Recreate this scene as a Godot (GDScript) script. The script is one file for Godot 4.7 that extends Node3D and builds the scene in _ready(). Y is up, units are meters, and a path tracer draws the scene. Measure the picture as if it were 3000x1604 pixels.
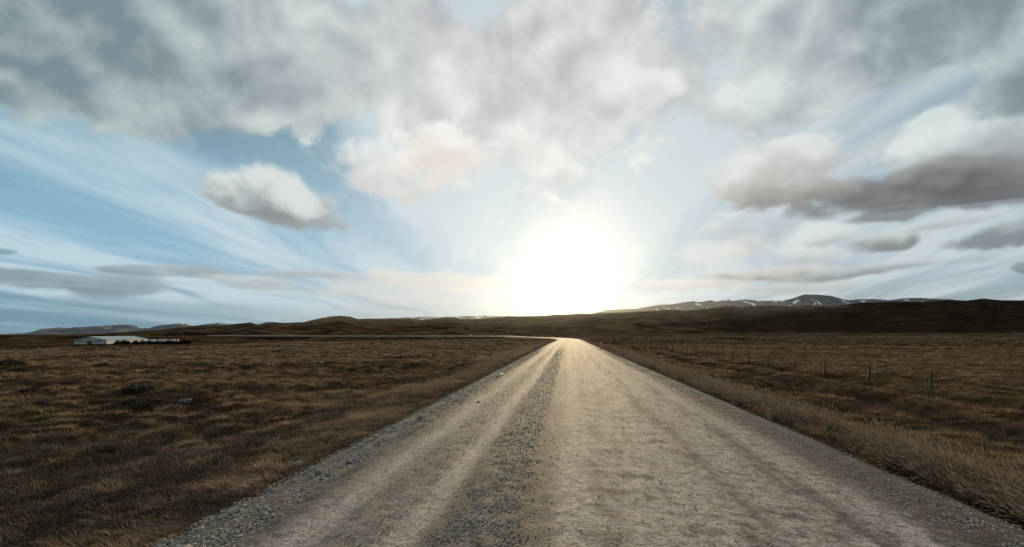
extends Node3D
# A gravel road across a heath towards a low sun. Metres, y up; the camera stands on the road at the origin and looks along -z.
# Pixel numbers below are those of the photograph, 3000 pixels wide; FOCAL is the lens in those pixels, HORIZON the row of the horizon.
const FOCAL := 1700.0
const HORIZON := 980.0
const EYE := 1.65
const FOG := 0.0000028
const SUN_PIXEL := Vector2(1655.0, 762.0)

var noise_a := FastNoiseLite.new()   # billows
var noise_b := FastNoiseLite.new()   # broad forms
var noise_c := FastNoiseLite.new()   # fine grain
var noise_d := FastNoiseLite.new()   # heads of cloud
var cloud_list: Array = []
var sky_rows: Array = []

func make_noise(n: FastNoiseLite, s: int, octaves: int, gain := 0.5) -> void:
	n.seed = s
	n.noise_type = FastNoiseLite.TYPE_SIMPLEX_SMOOTH
	n.frequency = 1.0
	n.fractal_type = FastNoiseLite.FRACTAL_FBM
	n.fractal_octaves = octaves
	n.fractal_gain = gain

func toward(px: float, py: float) -> Vector3:
	return Vector3((px - 1500.0) / FOCAL, (HORIZON - py) / FOCAL, -1.0)

func smooth(a: float, b: float, x: float) -> float:
	return smoothstep(a, b, x)

func srgb(r: float, g: float, b: float) -> Color:
	return Color(r / 255.0, g / 255.0, b / 255.0)

# ---------------------------------------------------------------- sky
# a cloud: heading and height of its middle (radians), half width, half height above and below, tilt, cover, colour of its top, of its foot, roughness of its outline
func cloud(px: float, py: float, rx: float, up: float, down: float, tilt: float, cover: float, top: Color, foot: Color, rough := 1.0, soft := 0.5) -> void:
	var d := toward(px, py)
	var az := atan2(d.x, -d.z)
	var el := atan2(d.y, sqrt(d.x * d.x + d.z * d.z))
	var k := cos(az) * cos(az) / FOCAL
	var kv := cos(az) / FOCAL
	cloud_list.append([az, el, rx * k, up * kv, down * kv, cos(tilt), sin(tilt), cover, top, foot, rough, soft])

# where the broken deck of cloud is thicker (+) or open (-), and where it is paler or greyer
var deck_list: Array = []
func deck(px: float, py: float, rx: float, ry: float, tilt: float, more: float, paler: float) -> void:
	var d := toward(px, py)
	var az := atan2(d.x, -d.z)
	var el := atan2(d.y, sqrt(d.x * d.x + d.z * d.z))
	deck_list.append([az, el, rx * cos(az) * cos(az) / FOCAL, ry * cos(az) / FOCAL, cos(tilt), sin(tilt), more, paler])

func list_clouds() -> void:
	var S := 3000.0 / 2576.0
	for a in [
		[60, 60, 420, 130, 0.1, 0.75, -0.36], [200, 250, 380, 75, 0.15, 0.75, -0.34], [620, 60, 330, 130, 0.1, 0.7, -0.12], [790, 200, 270, 105, 0.25, 0.7, 0.35],
		[450, 250, 200, 90, 0.2, 0.5, -0.15], [1120, 190, 330, 130, 0.1, 0.7, 0.25], [1000, 105, 200, 60, 0.1, 0.1, -0.4], [930, 270, 110, 80, 0.5, -0.35, -0.2], [1400, 270, 330, 190, 0.0, 0.55, 0.15], [1500, 80, 130, 160, -0.4, 0.5, 0.25],
		[1230, 40, 120, 60, 0.0, -0.15, -0.35], [1740, 120, 170, 130, 0.3, -0.35, -0.15], [1780, 330, 160, 120, 0.0, -0.15, 0.1],
		[230, 480, 420, 130, 0.25, -1.1, 0.0], [600, 360, 260, 60, 0.25, -0.75, 0.0], [640, 620, 500, 60, 0.1, -0.9, 0.0], [1050, 590, 260, 100, 0.3, -0.5, 0.0],
		[2120, 185, 300, 80, -0.15, 0.9, 0.32], [2420, 130, 200, 70, -0.2, 0.5, 0.05], [1960, 60, 140, 60, -0.4, 0.3, 0.3], [2200, 300, 330, 42, -0.25, -0.9, 0.0], [2330, 15, 420, 75, 0.0, 0.8, -0.45], [2570, 190, 90, 90, -0.2, 0.7, -0.55],
		[2420, 270, 250, 45, -0.25, 0.35, 0.1], [2030, 375, 250, 50, -0.1, 0.8, 0.5], [2450, 325, 260, 45, -0.2, 0.8, 0.45], [1950, 590, 280, 60, 0.0, 0.4, 0.15], [2330, 650, 330, 40, 0.0, -0.6, 0.0], [1600, 480, 250, 120, 0.0, -0.2, 0.1]]:
		deck(a[0] * S, a[1] * S, a[2] * S, a[3] * S, a[4], a[5], a[6])
	# heaped cloud left of the sun
	cloud(960 * S, 415 * S, 215 * S, 105 * S, 75 * S, 0.12, 0.9, srgb(226, 230, 228), srgb(196, 194, 192), 0.9, 0.4)
	cloud(1130 * S, 385 * S, 175 * S, 90 * S, 105 * S, 0.1, 0.97, srgb(242, 243, 240), srgb(216, 206, 194), 0.75, 0.35)
	cloud(1635 * S, 228 * S, 85 * S, 52 * S, 60 * S, 0.0, 0.8, srgb(230, 233, 231), srgb(206, 210, 210), 1.1, 0.6)
	# small heaped cloud over the blue
	cloud(665 * S, 518 * S, 225 * S, 98 * S, 45 * S, 0.14, 1.0, srgb(208, 215, 213), srgb(112, 119, 125), 0.65, 0.34)
	cloud(590 * S, 492 * S, 105 * S, 66 * S, 45 * S, 0.1, 0.95, srgb(204, 212, 211), srgb(128, 136, 141), 0.65, 0.36)
	# right: heavy grey cloud under bright heads
	cloud(1960 * S, 395 * S, 230 * S, 75 * S, 70 * S, -0.1, 0.95, srgb(220, 225, 224), srgb(176, 180, 181), 0.85, 0.4)
	cloud(2330 * S, 385 * S, 230 * S, 75 * S, 70 * S, -0.12, 0.95, srgb(214, 222, 222), srgb(160, 168, 172), 0.85, 0.4)
	cloud(2540 * S, 335 * S, 190 * S, 62 * S, 70 * S, -0.2, 0.95, srgb(200, 212, 214), srgb(140, 150, 156), 0.85, 0.4)
	cloud(1950 * S, 440 * S, 320 * S, 120 * S, 70 * S, -0.08, 0.92, srgb(212, 217, 216), srgb(160, 158, 156), 0.9, 0.5)
	cloud(2450 * S, 450 * S, 400 * S, 100 * S, 95 * S, -0.12, 1.0, srgb(150, 156, 160), srgb(66, 70, 77), 0.7, 0.45)
	cloud(2260 * S, 480 * S, 430 * S, 75 * S, 66 * S, -0.04, 0.97, srgb(112, 115, 119), srgb(66, 68, 73), 0.7, 0.4)
	cloud(2020 * S, 488 * S, 270 * S, 62 * S, 45 * S, 0.02, 0.92, srgb(156, 156, 154), srgb(92, 91, 90), 0.9, 0.5)
	cloud(2230 * S, 542 * S, 150 * S, 28 * S, 26 * S, -0.1, 0.9, srgb(86, 90, 95), srgb(90, 95, 100), 0.9, 0.4)
	cloud(2230 * S, 612 * S, 170 * S, 48 * S, 36 * S, 0.05, 0.95, srgb(188, 198, 198), srgb(84, 90, 94), 0.85, 0.4)
	cloud(2480 * S, 602 * S, 200 * S, 45 * S, 40 * S, -0.1, 0.95, srgb(144, 157, 162), srgb(68, 77, 84), 0.85, 0.4)
	cloud(2050 * S, 640 * S, 130 * S, 38 * S, 30 * S, 0.0, 0.75, srgb(206, 210, 207), srgb(164, 168, 169), 1.0, 0.5)
	cloud(1880 * S, 615 * S, 60 * S, 40 * S, 40 * S, 0.0, 0.7, srgb(214, 216, 212), srgb(172, 174, 173), 1.0, 0.5)
	cloud(1920 * S, 692 * S, 230 * S, 26 * S, 22 * S, -0.02, 0.9, srgb(192, 192, 187), srgb(112, 112, 110), 0.9, 0.5)
	cloud(2170 * S, 685 * S, 200 * S, 20 * S, 20 * S, -0.08, 0.8, srgb(160, 170, 172), srgb(94, 104, 109), 0.9, 0.5)
	cloud(2000 * S, 725 * S, 260 * S, 14 * S, 14 * S, 0.0, 0.6, srgb(182, 184, 180), srgb(156, 160, 158), 0.9, 0.6)
	cloud(2590 * S, 675 * S, 50 * S, 20 * S, 20 * S, 0.0, 0.8, srgb(112, 126, 132), srgb(92, 104, 110), 1.0, 0.5)
	cloud(2240 * S, 728 * S, 60 * S, 16 * S, 10 * S, 0.0, 0.6, srgb(138, 150, 154), srgb(120, 132, 138), 1.0, 0.5)
	cloud(2100 * S, 590 * S, 130 * S, 40 * S, 34 * S, 0.0, 0.85, srgb(204, 213, 212), srgb(150, 158, 160), 0.9, 0.45)
	cloud(2380 * S, 565 * S, 160 * S, 26 * S, 22 * S, -0.08, 0.8, srgb(196, 208, 209), srgb(150, 160, 164), 0.9, 0.45)
	cloud(1780 * S, 640 * S, 130 * S, 50 * S, 45 * S, 0.0, 0.6, srgb(226, 226, 222), srgb(196, 195, 191), 1.0, 0.6)
	cloud(2300 * S, 668 * S, 260 * S, 22 * S, 20 * S, -0.05, 0.75, srgb(166, 180, 184), srgb(118, 131, 137), 0.9, 0.5)
	cloud(1760 * S, 715 * S, 180 * S, 20 * S, 20 * S, 0.0, 0.7, srgb(212, 206, 194), srgb(176, 168, 156), 0.9, 0.55)
	# low banks along the horizon, left and middle
	cloud(80 * S, 690 * S, 200 * S, 22 * S, 20 * S, 0.0, 0.85, srgb(134, 158, 168), srgb(100, 124, 138), 0.9, 0.4)
	cloud(330 * S, 682 * S, 120 * S, 14 * S, 14 * S, 0.0, 0.8, srgb(126, 150, 162), srgb(104, 128, 142), 0.9, 0.4)
	cloud(760 * S, 690 * S, 150 * S, 20 * S, 20 * S, 0.04, 0.8, srgb(178, 190, 194), srgb(142, 155, 162), 0.9, 0.45)
	cloud(180 * S, 712 * S, 430 * S, 36 * S, 34 * S, 0.02, 0.9, srgb(138, 160, 169), srgb(110, 133, 145), 0.9, 0.5)
	cloud(520 * S, 690 * S, 130 * S, 22 * S, 18 * S, 0.0, 0.85, srgb(150, 166, 173), srgb(124, 140, 149), 0.9, 0.4)
	cloud(650 * S, 712 * S, 220 * S, 24 * S, 26 * S, 0.03, 0.85, srgb(186, 197, 199), srgb(140, 155, 162), 1.0, 0.45)
	cloud(1030 * S, 735 * S, 470 * S, 40 * S, 40 * S, 0.0, 0.8, srgb(198, 201, 200), srgb(190, 194, 194), 0.8, 0.7)
	cloud(1230 * S, 708 * S, 300 * S, 22 * S, 30 * S, 0.02, 0.7, srgb(216, 210, 198), srgb(204, 196, 180), 0.9, 0.6)
	cloud(350 * S, 775 * S, 600 * S, 30 * S, 30 * S, 0.0, 0.5, srgb(122, 152, 168), srgb(116, 146, 162), 0.9, 0.8)
	cloud(0, 632 * S, 60 * S, 8 * S, 9 * S, 0.0, 0.7, srgb(108, 140, 160), srgb(96, 128, 150), 1.0, 0.5)
	# the rest of the sky all round: the same kinds of cloud, scattered
	var rng := RandomNumberGenerator.new()
	rng.seed = 77
	var n := 0
	while n < 30:
		var az := rng.randf_range(-PI, PI)
		var el := deg_to_rad(4.0 + 50.0 * pow(rng.randf(), 1.6))
		var size := rng.randf_range(0.5, 1.3)
		var grey := rng.randf()
		var tilt := rng.randf_range(-0.2, 0.2)
		if absf(az) < deg_to_rad(54.0):
			continue
		var w := size * lerpf(0.12, 0.34, smooth(0.1, 0.7, el)) / maxf(cos(el), 0.35)
		var h := size * lerpf(0.035, 0.14, smooth(0.05, 0.7, el))
		cloud_list.append([az, el, w, h, h * 0.7, cos(tilt), sin(tilt), 0.9, srgb(212, 218, 218).lerp(srgb(170, 182, 186), grey), srgb(160, 170, 176).lerp(srgb(100, 110, 118), grey), 0.9, 0.5])
		n += 1

func sky_color(d: Vector3) -> Color:
	var az := atan2(d.x, -d.z)
	var el := asin(clampf(d.y, -1.0, 1.0))
	var e := maxf(el, 0.0)
	var side := smooth(-0.62, 0.25, sin(az))                    # the left of the photograph is bluer than the right
	# clear air
	var low := srgb(100, 136, 156).lerp(srgb(124, 144, 152), side)
	var mid := srgb(124, 172, 200).lerp(srgb(152, 178, 194), side)
	var high := srgb(82, 118, 138).lerp(srgb(118, 144, 160), side)
	var c := low.lerp(mid, smooth(0.0, 0.13, e)).lerp(high, smooth(0.13, 0.42, e))
	# high streaks, drawn out along one heading on a flat layer and meeting near the sun
	var inv := 1.0 / (maxf(d.y, 0.0) + 0.06)
	var p := Vector2(d.x, -d.z) * inv
	var turn := 0.09
	var across := p.x * cos(turn) - p.y * sin(turn)
	var along := p.x * sin(turn) + p.y * cos(turn)
	var wob := noise_b.get_noise_2d(along * 0.16 + 3.1, across * 0.3) * 0.6
	var fibre := noise_a.get_noise_2d((across + wob) * 1.0 + 7.0, along * 0.10)
	var fine := noise_a.get_noise_2d((across + wob) * 4.5 + 40.0, along * 0.8)
	var band := noise_b.get_noise_2d(across * 0.42 + 11.0, along * 0.05)
	var veil := clampf(0.50 + 0.25 * smooth(0.55, 0.15, absf(az + 0.1)) + fibre * 1.5 + fine * 0.36 + band * 1.1, 0.0, 1.0)
	c = c.lerp(srgb(186, 210, 220).lerp(srgb(190, 204, 211), side), veil * smooth(-0.02, 0.07, e) * 0.92)
	# heaped and layered clouds
	var lift := 0.95 * e + 0.09 * log(1.0 + e / 0.03)
	var q := Vector3(sin(az), lift, -cos(az))
	var broad := noise_b.get_noise_3dv(q * 3.4)
	var warp := Vector3(broad, noise_b.get_noise_3dv(q * 5.0 + Vector3(9, 2, 4)), noise_b.get_noise_3dv(q * 5.0 + Vector3(1, 7, 3))) * 0.03
	var qw := q + warp
	var bump := noise_a.get_noise_3dv(qw * 5.6)
	var heap := -noise_d.get_noise_3dv(qw * 5.0)               # rounded heads parted by creases
	var bump_up := noise_a.get_noise_3dv((qw + Vector3(-signf(az) * 0.008, 0.03, 0.0)) * 5.6)
	var grain := noise_c.get_noise_3dv(qw * 22.0)
	var soft_bump := noise_b.get_noise_3dv(q * 7.0 + Vector3(5.0, 3.0, 1.0))
	var relief := clampf((bump - bump_up) * 1.25 + heap * 0.15, -0.55, 0.55)
	# the broken deck
	var more := -0.12 + 0.25 * smooth(0.1, 0.5, e)
	var paler := 0.0
	for k in deck_list:
		var dx: float = az - k[0]
		var dy: float = el - k[1]
		var lx: float = (dx * k[4] - dy * k[5]) / k[2]
		var ly: float = (dx * k[5] + dy * k[4]) / k[3]
		var rr := lx * lx + ly * ly
		if rr < 6.0:
			var g := exp(-rr)
			more += k[6] * g
			paler += k[7] * g
	var thick := more + broad * 0.55 + bump * 0.75 + heap * 0.22 + grain * 0.17
	var cover_deck := smooth(-0.10, 0.26, thick) * smooth(0.05, 0.16, e)
	var tone := clampf(0.52 + paler * 0.66 + relief * 0.62 + soft_bump * 0.45 + bump * 0.15 + grain * 0.12 - maxf(thick - 0.4, 0.0) * 0.12, 0.0, 1.0)
	var deck_dark := srgb(108, 128, 138).lerp(srgb(156, 159, 167), smooth(-0.55, -0.1, sin(az)) * smooth(0.62, 0.2, sin(az)))
	var deck_pale := srgb(198, 211, 208).lerp(srgb(226, 228, 224), smooth(-0.5, -0.1, sin(az)) * smooth(0.6, 0.2, sin(az))).lerp(srgb(202, 216, 215), smooth(0.2, 0.6, sin(az)))
	c = c.lerp(deck_dark.lerp(deck_pale, tone), cover_deck * 0.96)
	for k in cloud_list:
		var dx: float = az - k[0]
		if dx > PI:
			dx -= TAU
		elif dx < -PI:
			dx += TAU
		if absf(dx) > k[2] * 1.7:
			continue
		var dy: float = el - k[1]
		var lx: float = (dx * k[5] - dy * k[6]) / k[2]
		var ly: float = dx * k[6] + dy * k[5]
		ly = ly / (k[3] if ly > 0.0 else k[4])
		var rr := lx * lx + ly * ly
		if rr > 2.9:
			continue
		var haze: float = smooth(0.35, 0.9, k[11])
		var wall: float = 1.0 - sqrt(rr) + (bump * 0.55 + heap * lerpf(0.34, 0.2, haze) + grain * lerpf(0.22, 0.12, haze) + broad * 0.4) * k[10]
		var cover: float = smooth(-0.04, 0.04 + k[11] * 0.72, wall) * k[7]
		if cover <= 0.002:
			continue
		var t := clampf(0.50 + ly * 0.72 + relief * lerpf(0.7, 0.45, haze) + soft_bump * 0.18 + grain * 0.10, 0.0, 1.0)
		var lit: Color = k[9].lerp(k[8], smooth(0.0, 0.95, t))
		var thin := 1.0 - clampf(wall * 1.7, 0.0, 1.0)
		lit = lit.lerp(srgb(206, 217, 219), thin * 0.22)
		c = c.lerp(lit, cover)
	# wisps low down
	var streak := noise_a.get_noise_3d(d.x * 5.0, d.y * 110.0, d.z * 5.0)
	c = c.lerp(srgb(146, 176, 190).lerp(srgb(160, 172, 176), side), smooth(0.1, 0.5, streak) * smooth(0.16, 0.02, e) * 0.55)
	return c

func sky_row(row: int, width: int, height: int, c0: int, c1: int, sun: Vector3) -> PackedFloat32Array:
	var out := PackedFloat32Array()
	out.resize((c1 - c0) * 3)
	var el := PI * (0.5 - (row + 0.5) / height)
	var at := 0
	for col in range(c0, c1):
		var az := TAU * ((col + 0.5) / width - 0.5)
		var d := Vector3(sin(az) * cos(el), sin(el), -cos(az) * cos(el))
		var c := sky_color(d)
		var r := acos(clampf(d.dot(sun), -1.0, 1.0))
		# air lit by the sun behind thin cloud
		var wide := 0.60 * exp(-r / 0.44)
		var near := 0.10 * exp(-pow(r / 0.10, 1.2))
		var warm := Color(1.0, 0.965, 0.90)
		c.r = 1.0 - (1.0 - c.r) * (1.0 - wide * warm.r) * (1.0 - near)
		c.g = 1.0 - (1.0 - c.g) * (1.0 - wide * warm.g) * (1.0 - near * 0.985)
		c.b = 1.0 - (1.0 - c.b) * (1.0 - wide * warm.b) * (1.0 - near * 0.93)
		var l := c.srgb_to_linear()
		var core := 0.15 * exp(-r * r / 0.0022)
		out[at] = l.r + core
		out[at + 1] = l.g + core * 0.97
		out[at + 2] = l.b + core * 0.88
		at += 3
	return out

func sky_task(i: int, first: int, width: int, height: int, c0: int, c1: int, sun: Vector3) -> void:
	sky_rows[i] = sky_row(first + i, width, height, c0, c1, sun)

func sky_block(width: int, height: int, r0: int, r1: int, c0: int, c1: int, sun: Vector3) -> Image:
	sky_rows.clear()
	sky_rows.resize(r1 - r0)
	var id := WorkerThreadPool.add_group_task(sky_task.bind(r0, width, height, c0, c1, sun), r1 - r0)
	WorkerThreadPool.wait_for_group_task_completion(id)
	var all := PackedFloat32Array()
	for a in sky_rows:
		all.append_array(a)
	return Image.create_from_data(c1 - c0, r1 - r0, false, Image.FORMAT_RGBF, all.to_byte_array())

func make_sky() -> Image:
	make_noise(noise_a, 11, 6, 0.5)
	make_noise(noise_b, 23, 2, 0.5)
	make_noise(noise_c, 37, 4, 0.55)
	make_noise(noise_d, 51, 4, 0.45)
	noise_d.fractal_type = FastNoiseLite.FRACTAL_RIDGED
	list_clouds()
	var sun := toward(SUN_PIXEL.x, SUN_PIXEL.y).normalized()
	# the whole dome, then the part in front again at full fineness
	var dome := sky_block(768, 384, 0, 195, 0, 768, sun)
	var whole := Image.create_empty(768, 384, false, Image.FORMAT_RGBF)
	whole.fill(Color(0.1, 0.1, 0.1))
	whole.blit_rect(dome, Rect2i(0, 0, 768, 195), Vector2i.ZERO)
	whole.resize(4096, 2048, Image.INTERPOLATE_CUBIC)
	var c0 := 2048 - 600
	var fine := sky_block(4096, 2048, 600, 1032, c0, 4096 - c0, sun)
	whole.blit_rect(fine, Rect2i(0, 0, fine.get_width(), fine.get_height()), Vector2i(c0, 600))
	# Godot's panorama begins straight ahead (-z)
	var turned := Image.create_empty(4096, 2048, false, Image.FORMAT_RGBF)
	turned.blit_rect(whole, Rect2i(2048, 0, 2048, 2048), Vector2i.ZERO)
	turned.blit_rect(whole, Rect2i(0, 0, 2048, 2048), Vector2i(2048, 0))
	return turned

# ---------------------------------------------------------------- setting up
func add_camera_and_light() -> void:
	var cam := Camera3D.new()
	cam.name = "camera"
	cam.position = Vector3(0, EYE, 0)
	cam.set_frustum(0.1 * 1604.0 / FOCAL, Vector2(0.0, 0.1 * (HORIZON - 802.0) / FOCAL), 0.1, 60000.0)
	add_child(cam)
	cam.current = true
	var sky := Sky.new()
	var pano := PanoramaSkyMaterial.new()
	pano.panorama = ImageTexture.create_from_image(make_sky())
	sky.sky_material = pano
	var env := Environment.new()
	env.background_mode = Environment.BG_SKY
	env.sky = sky
	env.tonemap_mode = Environment.TONE_MAPPER_LINEAR
	env.tonemap_exposure = 1.0
	env.sdfgi_enabled = true
	env.ssao_enabled = true
	env.ssil_enabled = true
	env.volumetric_fog_enabled = true
	env.volumetric_fog_density = FOG
	env.volumetric_fog_anisotropy = 0.89
	env.volumetric_fog_albedo = Color(0.92, 0.955, 1.0)
	var w := WorldEnvironment.new()
	w.name = "air"
	w.environment = env
	add_child(w)
	var sun := DirectionalLight3D.new()
	sun.name = "sun"
	sun.light_energy = 1.3
	sun.light_color = Color(1.0, 0.89, 0.69)
	sun.light_angular_distance = 0.6
	sun.shadow_enabled = true
	add_child(sun)
	sun.look_at_from_position(toward(SUN_PIXEL.x, SUN_PIXEL.y) * 100.0, Vector3.ZERO)

# ---------------------------------------------------------------- the lie of the land
const ROAD_HEADING := 0.0959          # metres to the right per metre ahead, where the road is straight
const ROAD_LEFT := -3.72              # edges of the gravel, from its middle line
const ROAD_RIGHT := 3.72
const ROAD_MIDDLE := 0.36
var lie := FastNoiseLite.new()
var tussock := FastNoiseLite.new()
var patchy := FastNoiseLite.new()
var road_line := PackedVector2Array() # (x, z) every 2 m or so
var road_x_of_z := PackedFloat32Array()
var road_z_of_x := PackedFloat32Array()
var skyline_hill := PackedVector2Array()

func lay_road_line() -> void:
	var c := Curve2D.new()
	c.bake_interval = 1.0
	var pts := [Vector2(ROAD_MIDDLE - 40.0 * ROAD_HEADING, 40.0), Vector2(ROAD_MIDDLE + 10.0 * ROAD_HEADING, -10.0), Vector2(ROAD_MIDDLE + 100.0 * ROAD_HEADING, -100.0), Vector2(ROAD_MIDDLE + 190.0 * ROAD_HEADING, -190.0), Vector2(20.0, -245), Vector2(15.5, -310), Vector2(9.5, -370), Vector2(3.0, -440), Vector2(-5.0, -505), Vector2(-18, -552), Vector2(-46, -586), Vector2(-92, -600), Vector2(-170, -606), Vector2(-250, -630), Vector2(-330, -700), Vector2(-420, -800)]
	for i in pts.size():
		var before: Vector2 = pts[maxi(i - 1, 0)]
		var after: Vector2 = pts[mini(i + 1, pts.size() - 1)]
		var here: Vector2 = pts[i]
		var t := (after - before).normalized()
		c.add_point(here, -t * here.distance_to(before) * 0.33, t * here.distance_to(after) * 0.33)
	road_line = c.get_baked_points()
	road_x_of_z.resize(640)
	road_z_of_x.resize(760)
	road_x_of_z.fill(0.0)
	road_z_of_x.fill(0.0)
	var k := 0
	for i in 640:                      # z = 50 - i
		var z := 40.0 - i
		while k < road_line.size() - 2 and road_line[k + 1].y > z:
			k += 1
		var a := road_line[k]
		var b := road_line[k + 1]
		road_x_of_z[i] = lerpf(a.x, b.x, clampf((a.y - z) / maxf(a.y - b.y, 0.001), 0.0, 1.0))
	k = 0
	for p in road_line.size():
		if road_line[p].y < -400.0:
			k = p
			break
	for i in 760:                      # x = -i
		var x := -float(i)
		while k < road_line.size() - 2 and road_line[k + 1].x > x:
			k += 1
		var a := road_line[k]
		var b := road_line[k + 1]
		road_z_of_x[i] = lerpf(a.y, b.y, clampf((a.x - x) / maxf(a.x - b.x, 0.001), 0.0, 1.0))

# signed distance from the middle of the road, right of it positive
func road_side(x: float, z: float) -> float:
	var best := 900.0 if x > 0.0 else -900.0
	if z > -583.0 and z < 39.0:
		var i := clampi(int(40.0 - z), 0, 637)
		var f := 40.0 - z - i
		var rx := lerpf(road_x_of_z[i], road_x_of_z[i + 1], f)
		var slope := road_x_of_z[i + 1] - road_x_of_z[i]
		best = (x - rx) / sqrt(1.0 + slope * slope)
	elif z >= 39.0:
		best = x - (ROAD_MIDDLE - z * ROAD_HEADING)
	if x < -8.0 and x > -755.0:
		var i := clampi(int(-x), 0, 757)
		var f := -x - i
		var rz := lerpf(road_z_of_x[i], road_z_of_x[i + 1], f)
		var slope := road_z_of_x[i + 1] - road_z_of_x[i]
		var d := -(z - rz) / sqrt(1.0 + slope * slope)
		if absf(d) < absf(best):
			best = d
	return best

func at_column(a: PackedVector2Array, px: float) -> float:
	if px <= a[0].x:
		return a[0].y
	for i in range(1, a.size()):
		if px < a[i].x:
			return lerpf(a[i - 1].y, a[i].y, (px - a[i - 1].x) / (a[i].x - a[i - 1].x))
	return a[a.size() - 1].y

var hill_table := PackedFloat32Array()
func lay_hills() -> void:
	var s := [-900, 984, -300, 983.5, 0, 983.0, 204, 980.8, 291, 978.8, 364, 975, 477, 967.7, 524, 960.4, 570, 957.5, 669, 954.6, 704, 950, 735, 947, 755, 953, 779, 947, 808, 946.5, 829, 949, 866, 947.3, 890, 946.5, 913, 940, 939, 935, 965, 930.4, 1000, 927.5, 1029, 930.7, 1047, 937.7, 1099, 937, 1149, 935.7, 1178, 937, 1204, 936.3, 1224, 940, 1256, 938, 1303, 932, 1323, 932.8, 1352, 937, 1390, 937.4, 1487, 931, 1575, 929.3, 1662, 925.5, 1749, 921.7, 1837, 918.2, 1953, 912.4, 2040, 912.4, 2084, 907, 2122, 901, 2145, 900, 2166, 905, 2250, 901.4, 2310, 904, 2435, 902, 2519, 893.4, 2579, 890.6, 2694, 889, 2771, 883, 2809, 883, 2830, 885.3, 2879, 881.5, 2918, 885.7, 3000, 887.4, 3400, 880, 4200, 890]
	for i in range(0, s.size(), 2):
		skyline_hill.append(Vector2(s[i], s[i + 1]))
	hill_table.resize(3601)
	for i in 3601:                     # every tenth of a degree
		var az := deg_to_rad(i * 0.1 - 180.0)
		var v := 0.0
		if absf(az) < deg_to_rad(58.0):
			v = (HORIZON - at_column(skyline_hill, 1500.0 + FOCAL * tan(az))) / FOCAL * cos(az)
		else:
			v = 0.018 + 0.012 * sin(az * 5.0 + 1.0) + 0.006 * sin(az * 13.0)
		hill_table[i] = v

func land_height(x: float, z: float, fine: bool) -> float:
	var r := sqrt(x * x + z * z)
	var az := atan2(x, -z)
	var side := road_side(x, z)
	# fields on either side, below the road
	var right := smooth(-6.0, 6.0, side)
	var crest := lerpf(92.0, 260.0, clampf((az + 0.72) / 0.66, 0.0, 1.0)) + lie.get_noise_2d(x * 0.02, z * 0.02) * 25.0
	var left_level := -1.0 - 3.5 * smooth(crest, crest + 150.0, r) * lerpf(1.0, 0.62, smooth(-0.4, -0.05, az))
	var right_level := -1.35 - 0.9 * smooth(165.0, 200.0, r) * smooth(0.08, 0.2, az) + 2.7 * smooth(215.0, 330.0, r) * smooth(0.05, 0.16, az) + 2.6 * smooth(330.0, 640.0, r) * smooth(0.05, 0.2, az)
	var y := lerpf(left_level, right_level, right)
	# furrows and ditch along the right side
	if side > 0.0 and r < 260.0:
		var groove := exp(-pow((side - 13.5 - lie.get_noise_1d(r * 0.05) * 1.5) / 1.1, 2.0)) + 0.7 * exp(-pow((side - 17.5 - lie.get_noise_1d(r * 0.05 + 40.0) * 1.5) / 0.8, 2.0))
		y -= 0.42 * groove
	# knolls
	y += lie.get_noise_2d(x * 0.03, z * 0.03) * 0.35 * smooth(8.0, 40.0, r)
	if r < 420.0:
		var rough := smooth(4.5, 9.0, absf(side))
		var t := tussock.get_noise_2d(x * 0.42, z * 0.42)
		y += (absf(t) * 0.42 - 0.09) * rough * lerpf(1.0, 0.55, right)
		if fine:
			y += tussock.get_noise_2d(x * 1.9, z * 1.9) * 0.07 * rough
	# swell far off
	y += lie.get_noise_2d(x * 0.004 + 9.0, z * 0.004) * 2.4 * smooth(260.0, 900.0, r)
	# hills
	if r > 560.0:
		var f := (rad_to_deg(az) + 180.0) * 10.0
		var i := clampi(int(f), 0, 3599)
		var v := lerpf(hill_table[i], hill_table[i + 1], f - i)
		var ridge := 1750.0 + 350.0 * lie.get_noise_1d(az * 6.0)
		ridge = lerpf(ridge, 2600.0, smooth(-0.42, -0.62, az))
		var top := EYE + v * ridge
		var start := 680.0 + 80.0 * lie.get_noise_1d(az * 3.0 + 50.0)
		var t := clampf((r - start) / (ridge - start), 0.0, 1.0)
		var rise := 1.0 - pow(1.0 - t, 1.55)
		rise = lerpf(rise, t * t * (3.0 - 2.0 * t), 0.5)
		var folds := (lie.get_noise_2d(x * 0.0045, z * 0.0045) * 0.10 + tussock.get_noise_2d(x * 0.012, z * 0.012) * 0.035) * sin(t * PI) * maxf(top, 4.0) + tussock.get_noise_2d(x * 0.03, z * 0.03) * 1.1 * smooth(0.0, 0.3, t)
		if r > ridge:
			rise = 1.0 - 0.9 * smooth(ridge, ridge * 1.7, r)
		y = lerpf(y, top, rise) + folds
		if r > ridge * 1.3:
			y = lerpf(y, -4.5, smooth(ridge * 1.3, ridge * 2.2, r))
	# the bed of the road
	var far := smooth(190.0, 300.0, r)
	var out := absf(side) - lerpf(3.5, 4.9, far)
	var wide := lerpf(7.0, 45.0, far)
	if out < wide:
		var edge := lerpf(-0.16, -0.6, far)
		var slope := edge + (y - edge) * smooth(0.0, wide, out)
		if out < 0.0:
			slope = edge - smooth(0.0, -0.8, out) * 0.6
		y = slope
	return y

func ground_at(px: float, py: float, most := 3000.0) -> Vector3:
	var d := toward(px, py)
	var depth := 3.0
	while depth < most:
		var p := Vector3(d.x * depth, EYE + d.y * depth, -depth)
		if p.y < land_height(p.x, p.z, false):
			break
		depth *= 1.004
	return Vector3(d.x * depth, land_height(d.x * depth, -depth, false), -depth)

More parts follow.
